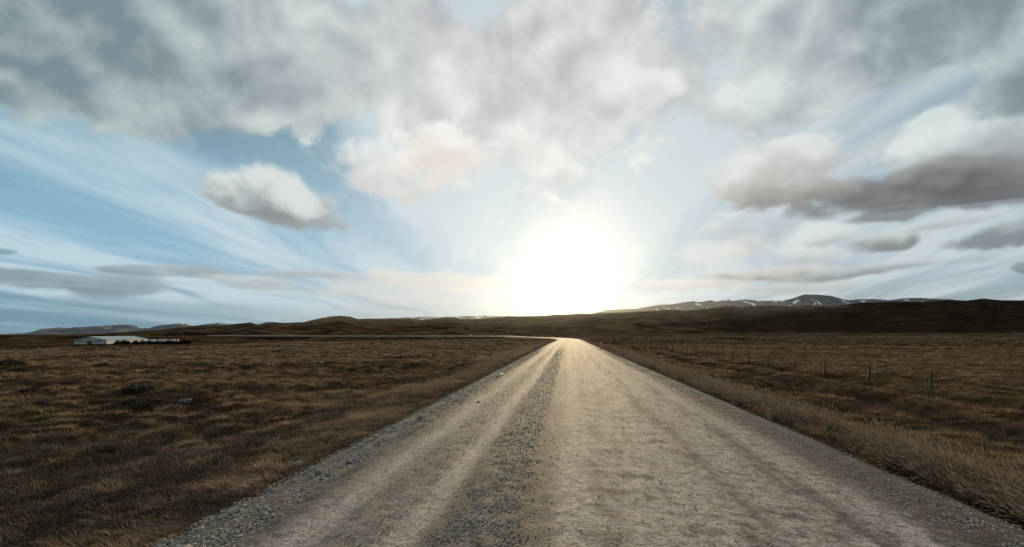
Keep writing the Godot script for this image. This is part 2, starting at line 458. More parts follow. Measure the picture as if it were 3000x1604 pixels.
# ---------------------------------------------------------------- meshes and nodes
func struct(o: Node3D) -> Node3D:
	o.set_meta("kind", "structure")
	return o

func tag(o: Node3D, label: String, category: String, group := "") -> Node3D:
	o.set_meta("label", label)
	o.set_meta("category", category)
	if group != "":
		o.set_meta("group", group)
	return o

var taken := {}
func numbered(called: String) -> String:
	taken[called] = taken.get(called, -1) + 1
	return called if taken[called] == 0 else "%s_%03d" % [called, taken[called]]

func solid(mesh: Mesh, called: String, m: Material, parent: Node3D = null) -> MeshInstance3D:
	var o := MeshInstance3D.new()
	o.mesh = mesh
	o.material_override = m
	if parent == null:
		o.name = numbered(called)
		add_child(o)
	else:
		o.name = called
		parent.add_child(o, true)
	return o

func base(called: String, where: Vector3, turn := 0.0) -> Node3D:
	var o := Node3D.new()
	o.name = numbered(called)
	o.position = where
	o.rotation.y = turn
	add_child(o)
	return o

func grid_mesh(v: PackedVector3Array, c: PackedColorArray, rows: int, cols: int, uv := PackedVector2Array()) -> ArrayMesh:
	var n := PackedVector3Array()
	n.resize(v.size())
	for i in rows:
		for j in cols:
			var a := v[mini(i + 1, rows - 1) * cols + j] - v[maxi(i - 1, 0) * cols + j]
			var b := v[i * cols + mini(j + 1, cols - 1)] - v[i * cols + maxi(j - 1, 0)]
			var up := b.cross(a)
			n[i * cols + j] = (up if up.y >= 0.0 else -up).normalized()
	var index := PackedInt32Array()
	index.resize((rows - 1) * (cols - 1) * 6)
	var k := 0
	for i in rows - 1:
		for j in cols - 1:
			var p := i * cols + j
			index[k] = p
			index[k + 1] = p + cols
			index[k + 2] = p + 1
			index[k + 3] = p + 1
			index[k + 4] = p + cols
			index[k + 5] = p + cols + 1
			k += 6
	var a := []
	a.resize(Mesh.ARRAY_MAX)
	a[Mesh.ARRAY_VERTEX] = v
	a[Mesh.ARRAY_NORMAL] = n
	a[Mesh.ARRAY_COLOR] = c
	if uv.size():
		a[Mesh.ARRAY_TEX_UV] = uv
	a[Mesh.ARRAY_INDEX] = index
	var m := ArrayMesh.new()
	m.add_surface_from_arrays(Mesh.PRIMITIVE_TRIANGLES, a)
	return m

func lin(r: float, g: float, b: float) -> Color:
	return Color(r, g, b)

# a plain coat of paint, sheet metal, concrete...: albedo is given in linear values
func coat(c: Color, rough := 0.8, metal := 0.0) -> StandardMaterial3D:
	var m := StandardMaterial3D.new()
	m.albedo_color = c.linear_to_srgb()
	m.roughness = rough
	m.metallic = metal
	return m

var speckle: ImageTexture
var gravel_relief: ImageTexture
func grain_textures() -> void:
	# pebbles and grit: cells of several sizes; 0.5 is neutral
	var big := FastNoiseLite.new()
	big.noise_type = FastNoiseLite.TYPE_CELLULAR
	big.cellular_return_type = FastNoiseLite.RETURN_CELL_VALUE
	big.frequency = 0.09
	big.fractal_type = FastNoiseLite.FRACTAL_NONE
	big.seed = 5
	var dist := FastNoiseLite.new()
	dist.noise_type = FastNoiseLite.TYPE_CELLULAR
	dist.cellular_return_type = FastNoiseLite.RETURN_DISTANCE
	dist.frequency = 0.09
	dist.seed = 5
	dist.fractal_type = FastNoiseLite.FRACTAL_FBM
	dist.fractal_octaves = 2
	var soft := FastNoiseLite.new()
	soft.frequency = 0.012
	soft.fractal_octaves = 6
	soft.fractal_gain = 0.65
	soft.seed = 9
	var n := 768
	var a := big.get_seamless_image(n, n)
	var b := dist.get_seamless_image(n, n)
	var s := soft.get_seamless_image(n, n)
	for im in [a, b, s]:
		im.convert(Image.FORMAT_L8)
	var da := a.get_data()
	var db := b.get_data()
	var ds := s.get_data()
	var out := PackedByteArray()
	out.resize(n * n * 3)
	for i in n * n:
		var v := 0.86 + (da[i] - 128) / 255.0 * 0.34 + (ds[i] - 128) / 255.0 * 0.42
		var g := clampf(v, 0.05, 1.0)
		out[i * 3] = int(g * 255.0)
		out[i * 3 + 1] = int(clampf(g * 0.99, 0, 1) * 255.0)
		out[i * 3 + 2] = int(clampf(g * (0.96 + (da[i] - 128) / 255.0 * 0.06), 0, 1) * 255.0)
	speckle = ImageTexture.create_from_image(Image.create_from_data(n, n, false, Image.FORMAT_RGB8, out))
	var relief := PackedByteArray()
	relief.resize(n * n)
	for i in n * n:
		relief[i] = clampi(int((255 - db[i]) * 0.7 + ds[i] * 0.35), 0, 255)
	gravel_relief = ImageTexture.create_from_image(Image.create_from_data(n, n, false, Image.FORMAT_L8, relief))

func earth(tile: float, relief_cm: float, rough := 0.95, gain := 1.0, shine := 0.0) -> StandardMaterial3D:
	var m := StandardMaterial3D.new()
	m.albedo_color = Color(gain, gain, gain).linear_to_srgb()
	m.vertex_color_use_as_albedo = true
	m.albedo_texture = speckle
	m.uv1_triplanar = true
	m.uv1_world_triplanar = true
	m.uv1_scale = Vector3.ONE / tile
	m.roughness = rough
	m.metallic_specular = shine
	m.heightmap_enabled = true
	m.heightmap_texture = gravel_relief
	m.heightmap_scale = relief_cm
	return m

# ---------------------------------------------------------------- ground
func land_color(x: float, z: float, y: float, side: float) -> Color:
	var r := sqrt(x * x + z * z)
	var az := atan2(x, -z)
	var a := patchy.get_noise_2d(x * 0.09, z * 0.09)
	var b := patchy.get_noise_2d(x * 0.35 + 70.0, z * 0.35)
	var f := patchy.get_noise_2d(x * 1.7 + 20.0, z * 1.7 - 40.0)
	var brown := lin(0.105, 0.066, 0.036)
	var c := brown.lerp(lin(0.19, 0.135, 0.075), smooth(-0.15, 0.5, a + b * 0.7))
	c = c.lerp(lin(0.05, 0.033, 0.024), smooth(0.0, 0.45, -a + f * 0.6 - 0.05))
	c = c.lerp(lin(0.125, 0.058, 0.034), smooth(0.1, 0.5, b - a * 0.5) * 0.7)
	c = c.lerp(lin(0.105, 0.088, 0.034), smooth(0.15, 0.55, patchy.get_noise_2d(x * 0.06 - 90.0, z * 0.06)) * 0.6)
	c = c.lerp(lin(0.035, 0.024, 0.018), smooth(0.05, 0.35, -f) * 0.65)
	var cover := patchy.get_noise_2d(x * 0.02, z * 0.008)
	if r + cover * 120.0 + b * 40.0 > 190.0:
		# the plain and the hillsides: long low bands of heath, dry grass and bare ground, across the slope
		var u := az * 16.0
		var band := patchy.get_noise_2d(u * 0.6 + r * 0.0008, log(r) * 9.0 + az * 2.0)
		var thin := patchy.get_noise_2d(u * 2.0 + 31.0, log(r) * 34.0)
		var spot := cover
		var h := lin(0.09, 0.056, 0.029)
		h = h.lerp(lin(0.19, 0.135, 0.07), smooth(-0.05, 0.5, band * 0.9 + thin * 0.9))
		h = h.lerp(lin(0.03, 0.021, 0.016), smooth(0.0, 0.45, -band - thin * 0.9 - 0.02))
		h = h.lerp(lin(0.12, 0.06, 0.032), smooth(0.15, 0.5, spot) * 0.5)
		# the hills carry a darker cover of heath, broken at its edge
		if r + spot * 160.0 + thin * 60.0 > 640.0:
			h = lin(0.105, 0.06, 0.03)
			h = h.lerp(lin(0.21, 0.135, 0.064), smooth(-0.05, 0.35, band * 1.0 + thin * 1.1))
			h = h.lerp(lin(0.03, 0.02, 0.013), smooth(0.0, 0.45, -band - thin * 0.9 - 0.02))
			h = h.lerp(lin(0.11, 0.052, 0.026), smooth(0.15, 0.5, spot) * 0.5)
		# heath on the right hill, its colour darkened to imitate lens vignetting
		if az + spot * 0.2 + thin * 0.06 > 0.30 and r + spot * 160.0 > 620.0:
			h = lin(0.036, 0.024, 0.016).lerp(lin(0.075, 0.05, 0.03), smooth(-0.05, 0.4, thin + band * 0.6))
		# pale dry meadow beyond the ditch, on the right
		var pale := smooth(230.0, 290.0, r + spot * 60.0) * smooth(640.0, 470.0, r + thin * 60.0) * smooth(0.06, 0.14, az)
		h = h.lerp(lin(0.20, 0.15, 0.09), pale * smooth(-0.35, 0.3, thin + band * 0.5))
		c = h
	# bare earth at the roadside
	c = c.lerp(lin(0.12, 0.09, 0.07), smooth(5.2, 3.9, absf(side)) * smooth(-0.5, 0.3, f + 0.2))
	return c

var land_rows: Array = []
func land_task(i: int, rings: PackedFloat32Array, turns: PackedFloat32Array) -> void:
	var r := rings[i]
	var v := PackedVector3Array()
	var c := PackedColorArray()
	v.resize(turns.size())
	c.resize(turns.size())
	for j in turns.size():
		var x := sin(turns[j]) * r
		var z := -cos(turns[j]) * r
		var y := land_height(x, z, r < 70.0)
		v[j] = Vector3(x, y, z)
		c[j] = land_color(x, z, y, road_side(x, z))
	land_rows[i] = [v, c]

func make_ground() -> void:
	var rings := PackedFloat32Array()
	var r := 1.2
	while r < 17500.0:
		rings.append(r)
		r *= 1.012 if r < 320.0 else (1.012 if r < 2600.0 else 1.06)
	var turns := PackedFloat32Array()
	var a := -180.0
	while a < 180.001:
		turns.append(deg_to_rad(a))
		a += 3.0 if absf(a + 0.01) > 48.0 else 0.16
	land_rows.resize(rings.size())
	var id := WorkerThreadPool.add_group_task(land_task.bind(rings, turns), rings.size())
	WorkerThreadPool.wait_for_group_task_completion(id)
	var v := PackedVector3Array()
	var c := PackedColorArray()
	for row in land_rows:
		v.append_array(row[0])
		c.append_array(row[1])
	land_rows.clear()
	var m := earth(2.3, 4.0, 0.95, 0.66)
	var o := solid(grid_mesh(v, c, rings.size(), turns.size()), "ground", m)
	struct(o)
	print("ground ", v.size(), " ", Time.get_ticks_msec())

# ---------------------------------------------------------------- road
func road_tone(u: float, s: float, x: float, z: float) -> Array:
	# u: metres right of the line the camera stands on; returns [colour, share of loose stones]
	var wob := lie.get_noise_1d(s * 0.06) * 0.18 + lie.get_noise_1d(s * 0.31 + 90.0) * 0.06
	var w := u + wob
	var pale := lin(0.46, 0.378, 0.345)
	var mid := lin(0.265, 0.210, 0.19)
	var dark := lin(0.132, 0.105, 0.099)
	var n1 := patchy.get_noise_2d(u * 2.0, s * 0.09)
	var n2 := patchy.get_noise_2d(u * 5.5 + 50.0, s * 0.42)
	var n3 := patchy.get_noise_2d(u * 0.9 - 30.0, s * 1.5)
	var n4 := patchy.get_noise_2d(u * 7.0, s * 3.5 + 60.0)
	var tone := 0.0        # 0 dark gravel, 1 pale hardpack
	var stones := 0.0
	# left half: gravel shoulder, two pale tracks, loose windrow
	if w < -0.15:
		tone = 0.10
		tone += 0.66 * exp(-pow((w + 2.15) / 0.22, 2.0))
		tone += 0.34 * smooth(-2.3, -1.9, w) * smooth(-1.0, -1.3, w)
		tone += 0.5 * exp(-pow((w + 1.22) / 0.16, 2.0))
		stones = smooth(-2.35, -2.75, w) + 0.95 * smooth(-1.18, -0.9, w) * smooth(-0.3, -0.5, w) + 0.3 * smooth(-2.0, -1.8, w) * smooth(-1.3, -1.6, w)
		tone += 0.12 * smooth(-0.75, -0.2, w)
	else:
		tone = lerpf(0.32, 0.92, smooth(-0.15, 0.08, w))
		tone -= 0.7 * exp(-pow((w - 0.42) / 0.13, 2.0)) * smooth(-0.3, 0.25, n3 + n1 * 0.5)
		tone -= 0.22 * exp(-pow((w - 0.75) / 0.25, 2.0)) * smooth(0.0, 0.4, n3)
		tone -= 0.7 * exp(-pow((w - 1.62) / 0.17, 2.0)) * smooth(-0.35, 0.2, n1 + n2 * 0.6)
		tone -= 0.75 * exp(-pow((w - 2.45) / 0.16, 2.0)) * smooth(-0.4, 0.15, n1 + n2 * 0.6)
		tone = lerpf(tone, 0.12, smooth(2.75, 3.35, w + n2 * 0.25))
		stones = smooth(2.9, 3.4, w) * 0.8
	tone += n1 * 0.24 + n2 * 0.20
	# ripples across the way
	tone -= 0.36 * smooth(0.2, 0.4, n3 + n4 * 0.3) * smooth(0.0, 0.4, w) * smooth(2.8, 2.2, w)
	tone -= 0.5 * smooth(0.20, 0.38, n4 + n2 * 0.4) * smooth(-0.3, 0.2, w)
	if absf(u - ROAD_MIDDLE) > 3.75:
		tone = 0.75 + n1 * 0.3          # the banks are of paler, unworn gravel
	tone = clampf(tone, 0.0, 1.05)
	var c := dark.lerp(mid, smooth(0.0, 0.5, tone)).lerp(pale, smooth(0.42, 0.95, tone))
	c = c.lerp(lin(0.45, 0.375, 0.30), smooth(0.1, 0.5, n1) * 0.3 * smooth(0.5, 0.9, tone))
	c = c.lerp(lin(0.36, 0.27, 0.235), smooth(0.1, 0.5, -n1) * 0.4 * smooth(0.0, 0.4, w))
	c = c.lerp(lin(0.105, 0.077, 0.075), smooth(2.9, 3.4, w) * 0.7)
	return [c, clampf(stones, 0.0, 1.0)]

func road_height(u: float, s: float, side: float) -> float:
	var a := absf(side)
	var y := 0.07 * (1.0 - a * a / 12.0)
	y -= 0.035 * exp(-pow((u + 2.15) / 0.3, 2.0)) + 0.03 * exp(-pow((u + 1.22) / 0.22, 2.0))
	y += 0.03 * exp(-pow((u + 0.72) / 0.3, 2.0))
	y -= 0.02 * exp(-pow((u - 1.0) / 0.35, 2.0)) + 0.02 * exp(-pow((u - 2.05) / 0.3, 2.0))
	y += patchy.get_noise_2d(u * 1.6, s * 0.35) * 0.016 + patchy.get_noise_2d(u * 4.0, s * 2.5) * 0.007
	# ripples shaken up by wheels, and shallow hollows
	y += sin(s * 9.5 + patchy.get_noise_2d(u * 1.2, s * 0.4) * 5.0) * 0.005 * smooth(0.0, 0.3, patchy.get_noise_2d(u * 0.5 + 8.0, s * 0.12)) * smooth(0.0, 0.4, u)
	y -= 0.008 * smooth(0.3, 0.6, patchy.get_noise_2d(u * 1.6 + 17.0, s * 0.35))
	y -= smooth(3.2, 3.75, a) * 0.09
	if a > 3.7:
		y -= (a - 3.7) * 0.62
	return y

var road_rows: Array = []
var road_at: Array = []
func road_task(i: int, sides: PackedFloat32Array) -> void:
	var here: Array = road_at[i]
	var p: Vector2 = here[0]
	var n: Vector2 = here[1]
	var s: float = here[2]
	var v := PackedVector3Array()
	var c := PackedColorArray()
	for side in sides:
		var x := p.x + n.x * side
		var z := p.y + n.y * side
		var u := side + ROAD_MIDDLE
		# the far bend leans inwards
		v.append(Vector3(x, road_height(u, s, side) + smooth(420.0, 560.0, s) * (side + 1.5) * 0.075, z))
		c.append(road_tone(u, s, x, z)[0])
	road_rows[i] = [v, c]

func make_road() -> void:
	# rows close together near the camera, wider apart farther off
	var length := 0.0
	var next := 0.0
	road_at.clear()
	for i in road_line.size() - 1:
		var a := road_line[i]
		var b := road_line[i + 1]
		var step := a.distance_to(b)
		var dir := (b - a) / step
		while next < length + step:
			var p := a + dir * (next - length)
			# headings eased between neighbours
			var q := road_line[mini(i + 6, road_line.size() - 1)] - road_line[maxi(i - 5, 0)]
			q = q.normalized()
			road_at.append([p, Vector2(-q.y, q.x), next])
			var far := p.length()
			next += clampf(far * far * 0.0016, 0.05, 6.0) if p.y < -1.0 else 0.6
		length += step
	var sides := PackedFloat32Array()
	var w := -5.2
	while w < 5.21:
		sides.append(w)
		w += 0.05 if absf(w) < 3.9 else 0.22
	road_rows.resize(road_at.size())
	var id := WorkerThreadPool.add_group_task(road_task.bind(sides), road_at.size())
	WorkerThreadPool.wait_for_group_task_completion(id)
	var v := PackedVector3Array()
	var c := PackedColorArray()
	for row in road_rows:
		v.append_array(row[0])
		c.append_array(row[1])
	road_rows.clear()
	struct(solid(grid_mesh(v, c, road_at.size(), sides.size()), "road", earth(1.55, 0.9, 0.85, 1.0, 0.22)))
	print("road ", v.size(), " ", Time.get_ticks_msec())

# ---------------------------------------------------------------- mountains far off
func mountain(called: String, depth: float, pts: Array, foot: float, snow_low: float, snow: float, seed_at: float) -> void:
	var line := PackedVector2Array()
	for i in range(0, pts.size(), 2):
		line.append(Vector2(pts[i], pts[i + 1]))
	var v := PackedVector3Array()
	var c := PackedColorArray()
	var rows := 46
	var cols := int((line[line.size() - 1].x - line[0].x) / 2.5) + 2
	for i in rows:
		var t := float(i) / (rows - 1)              # foot, ridge at 0.62, back slope
		for j in cols:
			var px := lerpf(line[0].x, line[line.size() - 1].x, float(j) / (cols - 1))
			var top := EYE + (HORIZON - at_column(line, px)) / FOCAL * depth
			var near := (t - 0.62) * foot
			var d := depth + near
			var rise := smooth(0.0, 0.62, t) if t < 0.62 else 1.0 - smooth(0.62, 1.0, t)
			rise = lerpf(rise, (t / 0.62 if t < 0.62 else (1.0 - t) / 0.38), 0.6)
			var x := (px - 1500.0) / FOCAL * (depth if t > 0.5 else lerpf(d, depth, t / 0.5))
			var g := absf(lie.get_noise_2d(x * 0.0016 + seed_at, d * 0.0005)) * 1.1 + lie.get_noise_2d(x * 0.0006 + seed_at, d * 0.0012) * 0.3
			var y := -4.5 + (top + 4.5) * clampf(rise - g * 0.55 * sin(clampf(t / 0.62, 0.0, 1.0) * PI) * 0.8, 0.0, 1.0) - (6.0 if i == 0 or i == rows - 1 else 0.0)
			v.append(Vector3(x, y, -d))
			var rock := lin(0.052, 0.056, 0.064).lerp(lin(0.078, 0.082, 0.09), smooth(-0.3, 0.4, lie.get_noise_2d(x * 0.003, d * 0.003)))  # bluish cast of distant haze mixed into the rock colour
			var high := clampf(y / maxf(top, 1.0), 0.0, 1.0)
			var lies := lie.get_noise_2d(x * 0.0022 + 300.0 + seed_at, d * 0.0046) + lie.get_noise_2d(x * 0.009, d * 0.006) * 0.5
			rock = rock.lerp(lin(0.82, 0.84, 0.87), smooth(0.36 - snow, 0.46 - snow, lies) * smooth(snow_low, snow_low + 0.15, high))
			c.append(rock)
	var m := coat(lin(1, 1, 1), 0.95)
	m.vertex_color_use_as_albedo = true
	struct(solid(grid_mesh(v, c, rows, cols), called, m))

func make_mountains() -> void:
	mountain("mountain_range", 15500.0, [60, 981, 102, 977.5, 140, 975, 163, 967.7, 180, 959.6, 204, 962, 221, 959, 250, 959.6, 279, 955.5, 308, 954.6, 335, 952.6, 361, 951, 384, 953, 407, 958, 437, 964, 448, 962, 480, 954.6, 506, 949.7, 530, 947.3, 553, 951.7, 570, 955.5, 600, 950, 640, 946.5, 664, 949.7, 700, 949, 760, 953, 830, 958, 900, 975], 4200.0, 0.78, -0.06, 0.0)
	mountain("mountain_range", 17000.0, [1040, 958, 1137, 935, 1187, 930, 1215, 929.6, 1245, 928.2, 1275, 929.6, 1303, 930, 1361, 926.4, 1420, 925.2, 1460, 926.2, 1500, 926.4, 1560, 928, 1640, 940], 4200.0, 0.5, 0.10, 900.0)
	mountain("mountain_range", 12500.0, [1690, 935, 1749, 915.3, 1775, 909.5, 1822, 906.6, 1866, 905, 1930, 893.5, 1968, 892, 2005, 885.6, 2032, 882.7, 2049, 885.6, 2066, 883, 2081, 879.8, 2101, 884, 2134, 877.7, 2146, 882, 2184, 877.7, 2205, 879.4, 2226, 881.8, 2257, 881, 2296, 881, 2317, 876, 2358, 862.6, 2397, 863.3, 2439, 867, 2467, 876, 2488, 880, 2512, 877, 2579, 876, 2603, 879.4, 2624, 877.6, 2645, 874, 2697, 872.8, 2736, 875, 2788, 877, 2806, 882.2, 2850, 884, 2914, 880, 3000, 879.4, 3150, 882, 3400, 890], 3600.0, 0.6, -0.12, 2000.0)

# ---------------------------------------------------------------- grass and stones
func blade(st: SurfaceTool, root: Vector3, heading: float, lean: float, length: float, width: float, droop: float, c: Color) -> void:
	var out := Vector3(cos(heading), 0, sin(heading))
	var across := Vector3(-sin(heading), 0, cos(heading)) * width * 0.5
	var p0 := root
	var p1 := root + (Vector3.UP * cos(lean) + out * sin(lean)) * length * 0.55
	var p2 := p1 + (Vector3.UP * cos(lean + droop) + out * sin(lean + droop)) * length * 0.45
	var n := (Vector3.UP * 0.8 + Vector3(-out.x, 0.35, -out.z) * 0.6).normalized()
	st.set_color(c)
	st.set_normal(n)
	for p in [p0 - across, p1 - across * 0.8, p0 + across, p0 + across, p1 - across * 0.8, p1 + across * 0.8, p1 - across * 0.8, p2, p1 + across * 0.8]:
		st.add_vertex(p)

func seed_head(st: SurfaceTool, at: Vector3, dir: Vector3, length: float, width: float, c: Color) -> void:
	var a := dir.cross(Vector3.UP).normalized() * width
	var b := dir.cross(a).normalized() * width
	st.set_color(c)
	for side in [[a, b], [b, -a], [-a, -b], [-b, a]]:
		var m1: Vector3 = at + dir * length * 0.4 + side[0]
		var m2: Vector3 = at + dir * length * 0.4 + side[1]
		st.set_normal((side[0] + side[1]).normalized())
		for p in [at, m1, m2, m1, at + dir * length, m2]:
			st.add_vertex(p)

func tuft(seed_number: int, blades: int, height: float, spread: float, width: float, lean: float, wind: Vector2, colors: Array, heads := 0.0) -> ArrayMesh:
	var rng := RandomNumberGenerator.new()
	rng.seed = seed_number
	var st := SurfaceTool.new()
	st.begin(Mesh.PRIMITIVE_TRIANGLES)
	for i in blades:
		var a := rng.randf() * TAU
		var rad := spread * sqrt(rng.randf())
		var root := Vector3(cos(a) * rad, -0.03, sin(a) * rad)
		var own := rng.randf_range(0.1, 1.0) * lean
		var push := Vector2(cos(a), sin(a)) * own + wind * rng.randf_range(0.5, 1.2)
		var len := height * rng.randf_range(0.55, 1.1)
		var c: Color = colors[rng.randi() % colors.size()]
		c = Color(c.r, c.g, c.b) * rng.randf_range(1.0, 1.6)
		c.a = 1.0
		var heading := atan2(push.y, push.x)
		var tilt := minf(push.length(), 1.2)
		var droop := rng.randf_range(0.15, 0.8)
		blade(st, root, heading, tilt, len, width * rng.randf_range(0.7, 1.3), droop, c)
		if rng.randf() < heads:
			var out := Vector3(cos(heading), 0, sin(heading))
			var p1 := root + (Vector3.UP * cos(tilt) + out * sin(tilt)) * len * 0.55
			var d2 := (Vector3.UP * cos(tilt + droop) + out * sin(tilt + droop)).normalized()
			seed_head(st, p1 + d2 * len * 0.4, d2, 0.11, 0.009, Color(0.42, 0.31, 0.20))
	return st.commit()

func twiggy(seed_number: int, leaves: int, height: float, spread: float, colors: Array) -> ArrayMesh:
	# low heather: short twigs thick with tiny leaves
	var rng := RandomNumberGenerator.new()
	rng.seed = seed_number
	var st := SurfaceTool.new()
	st.begin(Mesh.PRIMITIVE_TRIANGLES)
	for i in leaves:
		var a := rng.randf() * TAU
		var rad := spread * sqrt(rng.randf())
		var dome := 1.0 - 0.7 * (rad / spread) * (rad / spread)
		var root := Vector3(cos(a) * rad, height * dome * rng.randf_range(0.0, 0.8), sin(a) * rad)
		var c: Color = colors[rng.randi() % colors.size()]
		c = Color(c.r, c.g, c.b) * rng.randf_range(0.75, 1.25)
		c.a = 1.0
		blade(st, root, rng.randf() * TAU, rng.randf_range(0.1, 1.3), height * rng.randf_range(0.3, 0.55), 0.012 * height / 0.15 * rng.randf_range(0.8, 1.4), rng.randf_range(0.0, 0.6), c)
	return st.commit()

func pebble(seed_number: int, squash: float, rings := 4, around_n := 7) -> ArrayMesh:
	var rng := RandomNumberGenerator.new()
	rng.seed = seed_number
	var bumpy := FastNoiseLite.new()
	make_noise(bumpy, seed_number, 2)
	var v := PackedVector3Array()
	for i in rings + 1:
		for j in around_n + 1:
			var th := PI * i / rings
			var ph := TAU * (j % around_n) / around_n
			var d := Vector3(sin(th) * cos(ph), cos(th), sin(th) * sin(ph))
			var k := 1.0 + bumpy.get_noise_3dv(d * 0.9) * 0.55 + bumpy.get_noise_3dv(d * 2.2 + Vector3(4, 4, 4)) * 0.18
			v.append(Vector3(d.x * k, d.y * k * squash, d.z * k * 0.8) * 0.5)
	var st := SurfaceTool.new()
	st.begin(Mesh.PRIMITIVE_TRIANGLES)
	st.set_smooth_group(0 if around_n > 8 else -1)
	for i in rings:
		for j in around_n:
			var p := i * (around_n + 1) + j
			for q in [p, p + 1, p + around_n + 1, p + 1, p + around_n + 2, p + around_n + 1]:
				st.add_vertex(v[q])
	st.generate_normals()
	return st.commit()

func scatter(called: String, mesh: Mesh, m: Material, places: Array) -> void:
	var mm := MultiMesh.new()
	mm.transform_format = MultiMesh.TRANSFORM_3D
	mm.use_colors = true
	mm.mesh = mesh
	mm.instance_count = places.size()
	for i in places.size():
		mm.set_instance_transform(i, places[i][0])
		mm.set_instance_color(i, places[i][1])
	var o := MultiMeshInstance3D.new()
	o.multimesh = mm
	o.material_override = m
	o.name = numbered(called)
	o.set_meta("kind", "stuff")
	add_child(o)

func stuff(o_name: String, label: String, category: String) -> void:
	var o := get_node(o_name)
	o.set_meta("label", label)
	o.set_meta("category", category)

func herb(backlit := 0.5) -> StandardMaterial3D:
	var m := StandardMaterial3D.new()
	m.vertex_color_use_as_albedo = true
	m.roughness = 0.75
	m.metallic_specular = 0.3
	m.cull_mode = BaseMaterial3D.CULL_DISABLED
	m.backlight_enabled = true
	m.backlight = Color(backlit, backlit, backlit).linear_to_srgb()
	return m

func place(p: Vector3, turn: float, size: float, tall: float) -> Transform3D:
	return Transform3D(Basis(Vector3.UP, turn).scaled(Vector3(size, size * tall, size)), p)

